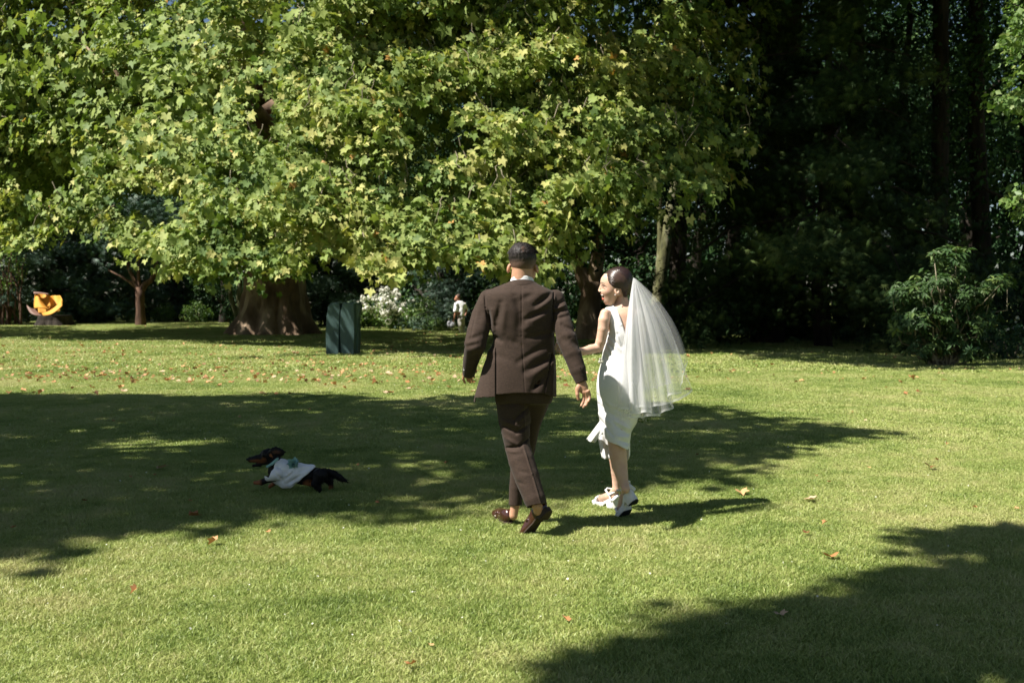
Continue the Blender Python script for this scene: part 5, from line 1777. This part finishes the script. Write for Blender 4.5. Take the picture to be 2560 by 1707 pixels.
from mathutils.bvhtree import BVHTree
hm = bpy.data.objects["hair.001"].data
bvh = BVHTree.FromPolygons([v.co[:] for v in hm.vertices], [tuple(p.vertices) for p in hm.polygons])
fl = []
gq2 = random.Random(12)
hl = [(1511, 680), (1512, 684), (1514, 690), (1517, 697), (1521, 704), (1526, 710), (1532, 716), (1539, 720), (1552, 723), (1559, 734)]
for i in range(420):
    t = gq2.random() * 8.99 if i % 4 else gq2.random() * 2; k = int(t); f_ = t - k
    x0 = lerp(hl[k][0], hl[k + 1][0], f_) + gq2.uniform(.3, 3); y0 = lerp(hl[k][1], hl[k + 1][1], f_) - gq2.uniform(0, 2)
    x1, y1 = 1573 + gq2.gauss(0, 2.5), 715 + gq2.gauss(0, 5)
    bl = gq2.uniform(3, 24 if k < 3 else 9) * (1 - t / 10)
    pth, rad_ = [], []
    for q in range(11):
        s_ = q / 10
        x = lerp(x0, x1, s_); y = lerp(y0, y1, s_) - bl * math.sin(math.pi * s_ ** .8)
        o_ = Vector(U(x, y, 6.2))
        hit = bvh.ray_cast(o_, (Vector(U(x, y, 6.4)) - o_).normalized())
        if hit[0] is None: continue
        pth.append(hit[0] + Vector((0, -.0002, 0))); rad_.append(.0011 * math.sin(math.pi * (s_ * .8 + .12)))
    if len(pth) > 4: fl.append((pth, rad_))
fl += [([Vector(U(1558, 742, 6.39)), Vector(U(1560, 749, 6.385)), Vector(U(1563, 756, 6.39))], [.0008, .0007, .0003]), ([Vector(U(1529, 715, 6.378)), Vector(U(1531, 722, 6.374)), Vector(U(1530, 728, 6.375))], [.0009, .0008, .0003])]
st_ = tubes("loose_strands", fl, M['hair_hi'], bride, 4); tag(st_, kind="stuff")

# dress
DR = Field(U(1478, 1165, 6.22) - [0, 0, .01], U(1622, 750, 6.68), .0036)
DR.loft([r for r in torso if r[0] >= 763] + [(1150, 1526, 1573, 6.41, .12)], 2.15, .005)
# back V and armhole, on the camera side and over the shoulder
vy = [740, 762, 797, 845, 846, 900]
vl = [1540, 1535, 1552, 1566, 2000, 2000]
zv = np.array([U(0, q, 6.36)[2] for q in vy])[::-1]; xv = np.array([U(q, 800, 6.36)[0] for q in vl])[::-1]
vr = [1590, 1600, 1585, 1567, 1566, 1566]
xr_ = np.array([U(q, 800, 6.36)[0] for q in vr])[::-1]
DR.cut(lambda X, Y, Z: np.minimum(np.minimum(X - np.interp(Z.ravel(), zv, xv)[None, None, :], np.interp(Z.ravel(), zv, xr_)[None, None, :] - X), 6.47 - Y), U(1480, 850, 6.2), U(1625, 745, 6.7))
ay = [740, 762, 768, 790, 808, 831, 836]
al = [1506, 1507, 1508, 1519, 1527, 1527, 1400]
za_ = np.array([U(0, q, 6.36)[2] for q in ay])[::-1]; xa_ = np.array([U(q, 800, 6.36)[0] for q in al])[::-1]
DR.cut(lambda X, Y, Z: np.interp(Z.ravel(), za_, xa_)[None, None, :] - X + 0 * Y, U(1478, 836, 6.2), U(1540, 745, 6.7))
for x0, y0, x1, y1, w, a in [
    (1541, 770, 1552, 812, 3, .006), (1530, 775, 1545, 835, 4, -.006), (1552, 812, 1566, 850, 3, .006), (1545, 835, 1560, 866, 4, -.006), (1535, 815, 1550, 862, 3, .004),
    (1526, 840, 1552, 870, 3, -.006), (1522, 855, 1545, 890, 3.5, -.007), (1518, 872, 1540, 905, 4, -.006), (1530, 848, 1556, 880, 3, .004), (1514, 888, 1528, 912, 4, -.007), (1560, 862, 1590, 890, 4, -.005), (1556, 872, 1584, 905, 4, .004),
    (1497, 990, 1520, 1018, 4, -.007), (1500, 1012, 1530, 1035, 4, -.006), (1506, 1000, 1534, 1016, 4, .004), (1502, 1050, 1530, 1085, 3, -.009), (1500, 1038, 1536, 1066, 4, .005), (1540, 1008, 1570, 1014, 4, -.006), (1538, 1022, 1580, 1040, 4, -.007), (1544, 1034, 1588, 1046, 4, .005), (1534, 1048, 1572, 1070, 5, .009), (1536, 1060, 1568, 1082, 5, -.008), (1540, 1086, 1570, 1090, 5, .006), (1548, 1098, 1572, 1106, 4, -.006), (1520, 950, 1560, 962, 10, .003)]:
    DR.fold(x0, y0, x1, y1, w, a, 6.36, 6.46)
DR.wrinkle(.0009, (26, 22, 30), 15, 6)
hx2 = np.array([U(q, 1100, 6.36)[0] for q in (1495, 1515, 1519, 1543, 1562, 1566, 1569, 1580)])
hz2 = np.array([U(0, q, 6.36)[2] for q in (1096, 1101, 1103, 1108, 1119, 1121, 1121, 1118)])
DR.cut(lambda X, Y, Z: np.interp(X.ravel(), hx2, hz2)[:, None, None] - Z + .12 * (Y - 6.30), U(1480, 1170, 6.2), U(1600, 1060, 6.7))
DR.loft([(1072, 1512, 1571, 6.43, .118), (1160, 1526, 1568, 6.41, .11)], 2.15, 0, .002, 'sub')
DR.mesh("dress", M['satin'], bride)
hemp = bride


def cloth_patch(name, c00, c10, c11, c01, bulge, waves, m, parent, nu=16, nv=12, th=.003):
    def f(u, v):
        x = lerp(lerp(c00[0], c10[0], u), lerp(c01[0], c11[0], u), v)
        y = lerp(lerp(c00[1], c10[1], u), lerp(c01[1], c11[1], u), v)
        e = lerp(lerp(c00[2], c10[2], u), lerp(c01[2], c11[2], u), v)
        return P(x, y + 2.0 * v * math.sin(waves * 3.14 * u), e - bulge * math.sin(math.pi * u) * v + .012 * v * math.sin(waves * 6.28 * u))
    return curved_sheet(name, f, nu, nv, m, parent, th)


cloth_patch("skirt_flap", (1500, 1052, 6.44), (1508, 1078, 6.42), (1487, 1109, 6.46), (1466, 1097, 6.50), .02, 1.5, M['satin'], bride)
cloth_patch("skirt_flap", (1492, 1080, 6.50), (1522, 1094, 6.52), (1528, 1150, 6.50), (1505, 1144, 6.46), .03, 2, M['satin'], bride)
cloth_patch("skirt_flap", (1556, 1104, 6.44), (1575, 1086, 6.42), (1575, 1138, 6.44), (1567, 1153, 6.46), .02, 1, M['satin'], bride)
sandal(bride, f1)
sandal(bride, f2)

# veil: several pleated layers of tulle gathered at the back of the head
def veil_layer(seed, edge, dd, nf, alpha, scale, nu=150, nv=46, u0=0.0, u1=1.0):
    g = random.Random(seed)
    ex = [0, .10, .22, .36, .50, .62, .72, .82, .90, .96, 1.0]
    bx = [e[0] for e in edge]; by = [e[1] for e in edge]
    ph = [g.uniform(0, 6.28) for _ in range(6)]
    V, F, Tn = [], [], []
    for i in range(nu + 1):
        u = u0 + (u1 - u0) * i / nu
        X = np.interp(u, ex, bx); Y_ = np.interp(u, ex, by)
        X = 1586 + (X - 1586) * (.5 + .5 * scale); Y_ = 694 + (Y_ - 694) * scale
        pl = math.sin(nf * 6.28 * u + ph[0] + 1.3 * math.sin(5 * u + ph[1])) + .18 * math.sin(nf * 2.3 * 6.28 * u + ph[2])
        pl2 = math.cos(nf * 6.28 * u + ph[0] + 1.3 * math.sin(5 * u + ph[1]))
        for j in range(nv + 1):
            v = j / nv
            tx = 1585 + 7 * (u - .3); ty = 694 + 3 * u
            cxm = (tx + X) / 2 + (u - .12) * 34 - 6 * (1 - u); cym = (ty + Y_) / 2 - u * 22
            x = (1 - v) ** 2 * tx + 2 * v * (1 - v) * cxm + v * v * X
            y = (1 - v) ** 2 * ty + 2 * v * (1 - v) * cym + v * v * Y_
            a = v ** .9
            x += a * 11 * pl2 * (.45 + .55 * u) + 3 * math.sin(v * 5 + ph[3] + 4 * u) * v
            y += 2.0 * a * a * pl
            d_ = dd + .035 - .11 * math.sin(min(1, v * 1.6) * 1.5) * (1 - .5 * u) + a * .030 * pl + .02 * math.sin(v * 4 + ph[4]) * v
            V.append(P(x, y, d_))
            t = alpha * (1.35 - .40 * v) * (1.3 - .75 * u) * (1 + .25 * math.sin(u * 37 + ph[5]) * math.sin(u * 61))
            if j >= nv or i in (0, nu): t = min(1, alpha * 2.4)
            Tn.append(min(1, t))
        if i:
            o = (i - 1) * (nv + 1)
            F += [(o + j, o + nv + 1 + j, o + nv + 2 + j, o + j + 1) for j in range(nv)]
    me = pymesh("veil_layer", V, F)
    at = me.attributes.new("tint", 'FLOAT', 'POINT'); at.data.foreach_set("value", Tn)
    return me


edgeA = [(1546, 1048), (1568, 1050), (1592, 1044), (1622, 1042), (1650, 1040), (1676, 1027), (1680, 1012), (1700, 1003), (1722, 976), (1712, 935), (1716, 912)]
veil = link("veil", veil_layer(3, edgeA, 6.31, 4, .34, 1.0), M['veil'], bride, True)
vl2 = link("veil_layer", veil_layer(4, edgeA, 6.335, 5, .30, .93), M['veil'], None, True); vl2.parent = veil
vl3 = link("veil_layer", veil_layer(5, edgeA, 6.35, 5, .38, .80, u0=.08, u1=.72), M['veil'], None, True); vl3.parent = veil
vl4 = link("veil_layer", veil_layer(6, edgeA, 6.32, 6, .40, .97, u0=.12, u1=.42), M['veil'], None, True); vl4.parent = veil
bm = bmesh.new()
gb = random.Random(5)
for i in range(90):
    x = gb.gauss(1572, 8); y = 1018 + (x - 1572) * .25 + gb.gauss(0, 6)
    r = bmesh.ops.create_icosphere(bm, subdivisions=1, radius=.0022)
    c = Vector(U(x, y, 6.235))
    for v in r['verts']: v.co += c
me = bpy.data.meshes.new("pearls"); bm.to_mesh(me); bm.free()
o = link("pearls", me, M['pearl'], bride); tag(o, kind="stuff")
# flowers on the near wrist side
def posy(name, c, r, n, seed, m, fs, parent=None, loc=None):
    g = np.random.default_rng(seed)
    cen = np.array(c) + unit(g.normal(0, 1, (n, 3))) * g.uniform(.2, 1, (n, 1)) * np.array(r)
    cen = np.repeat(cen, 7, 0)
    dr = unit(g.normal(0, 1, cen.shape))
    return leaves(name, cen + dr * fs * .4, dr, unit(g.normal(0, 1, cen.shape)), np.full(len(cen), fs), g.uniform(.2, 1, len(cen)), oval_shape(.4), m, parent)


posy("corsage", U(1501, 903, 6.36), (.014, .012, .016), 12, 3, M['petal'], .014, bride)
bq = empty("bouquet", U(1605, 1050, 6.5), "small loose bouquet of tiny cream flowers below the hem of the veil", "bouquet")
posy("flowers", U(1602, 1048, 6.40), (.055, .03, .018), 60, 5, M['petal'], .008, bq)
posy("leaves", U(1600, 1050, 6.41), (.055, .03, .018), 40, 6, M['light_leaf'], .014, bq)

# ---------------------------------------------------------------- the dog
DD_ = 7.25
dog = empty("dog", P(760, 1234, DD_), "small black and tan dog running left in a white shirt with a teal bow", "dog")
Z_ = lambda px: PX(px, DD_)
O = lambda x, y, d=DD_: V3(x, y, d)
F = Field(O(608, 1242, 7.05) - [0, 0, .01], O(880, 1108, 7.45), .0035)
F.chain([O(694, 1178), O(745, 1184), O(798, 1188)], [Z_(24), Z_(21), Z_(18)], .02, (1, .8, 1))
F.chain([O(700, 1168), O(688, 1153), O(676, 1142)], [Z_(19), Z_(16.5), Z_(14)], .02, (1, .8, 1))
F.ell(O(671, 1136), (Z_(19), .045, Z_(16)), .01).chain([O(658, 1144), O(640, 1147), O(626, 1148.5)], [Z_(12), Z_(9.2), Z_(7)], .008, (1, .8, 1))
F.ell(O(620, 1148), (Z_(3.2), .009, Z_(3)), .003)
F.chain([O(665, 1153), O(650, 1161), O(633, 1163.5)], [Z_(8), Z_(4.8), Z_(3)], .006, (1, .7, 1))
F.chain([O(690, 1190, 7.205), O(672, 1197, 7.18), O(652, 1206, 7.18), O(638, 1206, 7.18)], [Z_(13), Z_(9.5), Z_(6.5), Z_(5)], .01)
F.chain([O(700, 1198, 7.31), O(684, 1208, 7.32), O(674, 1216, 7.32)], [Z_(10), Z_(6), Z_(4.5)], .01)
F.chain([O(800, 1188, 7.20), O(790, 1208, 7.19), O(797, 1222, 7.19), O(794, 1233, 7.19), O(789, 1234, 7.19)], [Z_(19), Z_(12), Z_(7), Z_(4.5), Z_(3.8)], .014)
F.chain([O(808, 1188, 7.30), O(824, 1202, 7.31), O(828, 1215, 7.31), O(822, 1231, 7.31), O(817, 1233, 7.31)], [Z_(15), Z_(9.5), Z_(6), Z_(4), Z_(3.6)], .012)
F.chain([O(810, 1178), O(832, 1184), O(852, 1195), O(869, 1205)], [Z_(9), Z_(9.5), Z_(8), Z_(1.2)], .012, (1, .7, 1))
F.chain([O(745, 1200), O(778, 1208)], [Z_(9), Z_(7)], .015)
F.wrinkle(.0016, (150, 120, 130), 3, 6)


def dog_tint(v):
    t = spot(v, O(642, 1154, 7.21), (Z_(16), .05, Z_(4)), .7) * .6
    for c, r in [((656, 1153, 7.2), 7), ((638, 1206, 7.18), 12), ((822, 1226, 7.31), 12), ((772, 1214, 7.22), 11), ((812, 1205, 7.24), 6), ((655, 1135, 7.2), 2.5), ((677, 1214, 7.3), 7)]:
        t = np.maximum(t, spot(v, O(*c), Z_(r), .7))
    t *= 1 - spot(v, O(617, 1148), Z_(6), .4)
    t *= 1 - spot(v, O(647, 1141, 7.19), Z_(4.5), .8)
    return np.clip(t, 0, 1)


db_ = F.mesh("body", M['dog'], dog, dog_tint)
fur = []
gf = random.Random(3)
vs_ = db_.data.vertices
for i in range(1500):
    v = vs_[gf.randrange(len(vs_))]
    if v.co.x < O(772, 1180)[0] and not (v.co.x < O(700, 0)[0] and v.co.z > O(0, 1160)[2]): continue
    tail = v.co.x > O(822, 0)[0]
    L = (.030 if tail else .016) * gf.uniform(.5, 1.2)
    if v.co.x < O(700, 0)[0]: L *= .4
    d_ = Vector((.75, gf.gauss(0, .2), -.55 if tail else -.6)) + Vector(v.normal) * .35
    d_.normalize()
    fur.append(([v.co - Vector(v.normal) * .002, v.co + d_ * L * .5, v.co + d_ * L + Vector((0, 0, -.15 * L))], [.0016, .0012, .0003]))
tag(tubes("fur", fur, M['dog'], dog, 3), kind="stuff")
F = Field(O(664, 1145, 7.12), O(716, 1112, 7.25), .0026)
F.chain([O(676, 1132, 7.185), O(688, 1128, 7.165), O(700, 1131, 7.16), O(712, 1129, 7.165)], [Z_(6), Z_(11), Z_(9), Z_(2)], .008, (1, .35, 1))
F.chain([O(678, 1134, 7.185), O(683, 1141, 7.175)], [Z_(6), Z_(3.5)], .008, (1, .5, 1))
F.wrinkle(.0012, (150, 120, 130), 3, 5)
F.mesh("ear", M['dog'], dog, lambda v: np.maximum(spot(v, O(678, 1139, 7.17), Z_(4), .8), .22 * spot(v, O(690, 1130, 7.15), (Z_(8), .03, Z_(3)), .8)))
F = Field(O(668, 1142, 7.27), O(706, 1116, 7.40), .0035)
F.chain([O(680, 1130, 7.31), O(692, 1126, 7.32)], [Z_(7), Z_(5)], .008, (1, .4, 1))
F.mesh("ear", M['dog'], dog, lambda v: 0 * v[:, 0])
ball("eye", O(656.5, 1139.5, 7.205), .0055, M['horn'], dog)
ball("nose", O(618.5, 1148), .0105, M['black'], dog, 2, (1, 1, .8))
S = Field(O(652, 1230, 7.0), O(792, 1136, 7.5), .0032)
S.chain([O(690, 1170), O(712, 1178), O(752, 1184), O(776, 1184)], [Z_(26), Z_(29), Z_(26), Z_(24)], .02, (1, .86, 1))
S.chain([O(700, 1190, 7.24), O(715, 1202, 7.23), O(725, 1206, 7.23)], [Z_(22), Z_(19), Z_(15)], .03, (1, .8, 1))
S.chain([O(692, 1184, 7.185), O(672, 1189, 7.175)], [Z_(17), Z_(14)], .012)
S.plane(O(688, 1166), O(668, 1160) - O(700, 1172), .13)
nn = O(790, 1192) - O(762, 1160)
S.plane(O(764, 1188), nn, .20)
S.plane(O(664, 1190, 7.175), O(655, 1193, 7.175) - O(672, 1188, 7.175), .05)
for q in [(675, 1165, 700, 1195, 3, -.006), (690, 1168, 716, 1186, 3, -.006), (700, 1205, 735, 1180, 3, -.007), (712, 1212, 750, 1190, 3.5, -.008), (706, 1200, 728, 1176, 3, .005), (718, 1218, 742, 1204, 3, .005), (746, 1182, 772, 1172, 3, -.006), (735, 1178, 760, 1166, 3, .004), (728, 1170, 738, 1176, 3, -.006), (696, 1190, 708, 1210, 3, -.006)]:
    S.fold(*q, 7.15, 7.25)
S.wrinkle(.0022, (95, 60, 80), 8, 6)
S.mesh("shirt", M['dogshirt'], dog)
S = Field(O(660, 1185, 7.08), O(705, 1136, 7.4), .0032)
S.chain([O(668, 1166, 7.2), O(680, 1159, 7.185), O(694, 1146, 7.2)], [Z_(3), Z_(3.4), Z_(3)], .004)
S.mesh("collar", M['teal'], dog)
gz = np.random.default_rng(6)
n = 26
dr = unit(gz.normal(0, 1, (n, 3)) * np.array([1.2, .8, 1]) + np.array([.1, -.4, .5]))
cen = np.repeat([O(733, 1160, 7.20)], n, 0) + dr * .014
o = leaves("bow", cen, unit(np.cross(dr, gz.normal(0, 1, (n, 3)))), dr, gz.uniform(.055, .09, n), gz.uniform(0, 1, n), oval_shape(.42), M['teal'], dog)

# ---------------------------------------------------------------- the distant man with the bag
BD = 42.5
man = empty("person", P(1153, 835, BD), "distant man in a white short-sleeved shirt and grey trousers walking away with a bag", "person")
Y_ = lambda px: PX(px, BD)
N = lambda x, y, e=0: V3(x, y, BD + e)
F = Field(N(1120, 838, -.5), N(1172, 732, .5), .014)
F.ell(N(1143.5, 744, 0), (Y_(5.6), .105, Y_(7)), .03).ell(N(1139.5, 748, 0), (Y_(4), .07, Y_(4)), .03).cone(N(1145, 748), N(1149, 756), Y_(4), Y_(5), .03)
F.loft([(753, 1143, 1155, BD, .10), (758, 1138, 1162, BD, .12), (775, 1141, 1162, BD, .12), (790, 1144, 1160, BD, .12), (797, 1144, 1161, BD, .12)])
F.chain([N(1141, 760, -.12), N(1139, 775, -.16), N(1138, 785, -.16), N(1135, 797, -.12)], [Y_(4.2), Y_(3.4), Y_(2.8), Y_(2)], .02)
F.ell(N(1133.5, 802, -.12), (Y_(2.2), .04, Y_(3.2)), .02)
F.chain([N(1161, 760, .05), N(1165, 772, .1), N(1166, 778, .0), N(1163, 788, -.1)], [Y_(4), Y_(3.2), Y_(2.8), Y_(2)], .02)
F.chain([N(1148, 796, -.06), N(1150, 814, -.12), N(1152, 833, .0), N(1149, 834.5, .12)], [Y_(5), Y_(3.8), Y_(2.4), Y_(2)], .02)
F.chain([N(1156, 796, .06), N(1156, 814, .16), N(1159, 832, -.02), N(1157, 834.5, .1)], [Y_(5), Y_(3.8), Y_(2.4), Y_(2)], .02)
F.mesh("body", M['skin_b'], man)
F = Field(N(1130, 758, -.4), N(1160, 730, .4), .012)
F.ell(N(1145.5, 741.5), (Y_(5.7), .112, Y_(6.4)), 0).cut(lambda X, Y, Z: np.maximum(N(0, 746)[2] - Z, (N(1141, 0)[0] - X) - (Z - N(0, 741)[2]) * 1.5) + 0 * Y)
F.mesh("hair", M['hair_m'], man, lambda v: np.full(len(v), .35))
F = Field(N(1128, 795, -.45), N(1172, 745, .45), .012)
F.loft([(752, 1144, 1154, BD, .11), (755, 1140, 1160, BD, .13), (760, 1137, 1163, BD, .15), (775, 1140, 1163, BD, .16), (786, 1142.5, 1162, BD, .16), (789, 1143.5, 1161, BD, .15)])
F.chain([N(1141, 761, -.12), N(1138.5, 777, -.17)], [Y_(5.2), Y_(5)], .03).chain([N(1161, 761, .05), N(1165, 773, .1)], [Y_(5), Y_(4.6)], .03)
F.plane(N(1138, 780, -.17), (0, 0, -1), .25)
F.wrinkle(.008, (16, 12, 9), 4, 5)
F.mesh("shirt", M['shirt'], man)
F = Field(N(1138, 838, -.4), N(1168, 783, .4), .012)
F.loft([(785, 1144.5, 1160, BD, .13), (797, 1143, 1161, BD, .14)])
F.chain([N(1148.5, 798, -.06), N(1150.5, 814, -.12), N(1152.5, 832, .0)], [Y_(6), Y_(5), Y_(4)], .03)
F.chain([N(1156, 798, .06), N(1156.5, 814, .16), N(1159, 831, -.02)], [Y_(6), Y_(5), Y_(4)], .03)
F.wrinkle(.008, (12, 12, 14), 6, 5)
F.mesh("trousers", M['grey_cloth'], man)
bag = empty("bag", N(1129, 822, -.15), "checked grey and black shopping bag in the distant man's hand", "bag")
F = Field(N(1114, 828, -.5), N(1144, 796, .2), .012)
F.ell(N(1129, 813, -.14), (Y_(10), .11, Y_(9)), .0).ell(N(1124, 810, -.14), (Y_(6), .10, Y_(8)), .05).wrinkle(.015, (22, 18, 18), 2, 5)
F.mesh("pouch", M['bagcloth'], bag)
tubes("handle", [([P(1126, 806, BD - .14), P(1131, 800, BD - .13), P(1135, 801, BD - .12), P(1136, 808, BD - .14)], [.02] * 4)], M['bagcloth'], bag, 6)
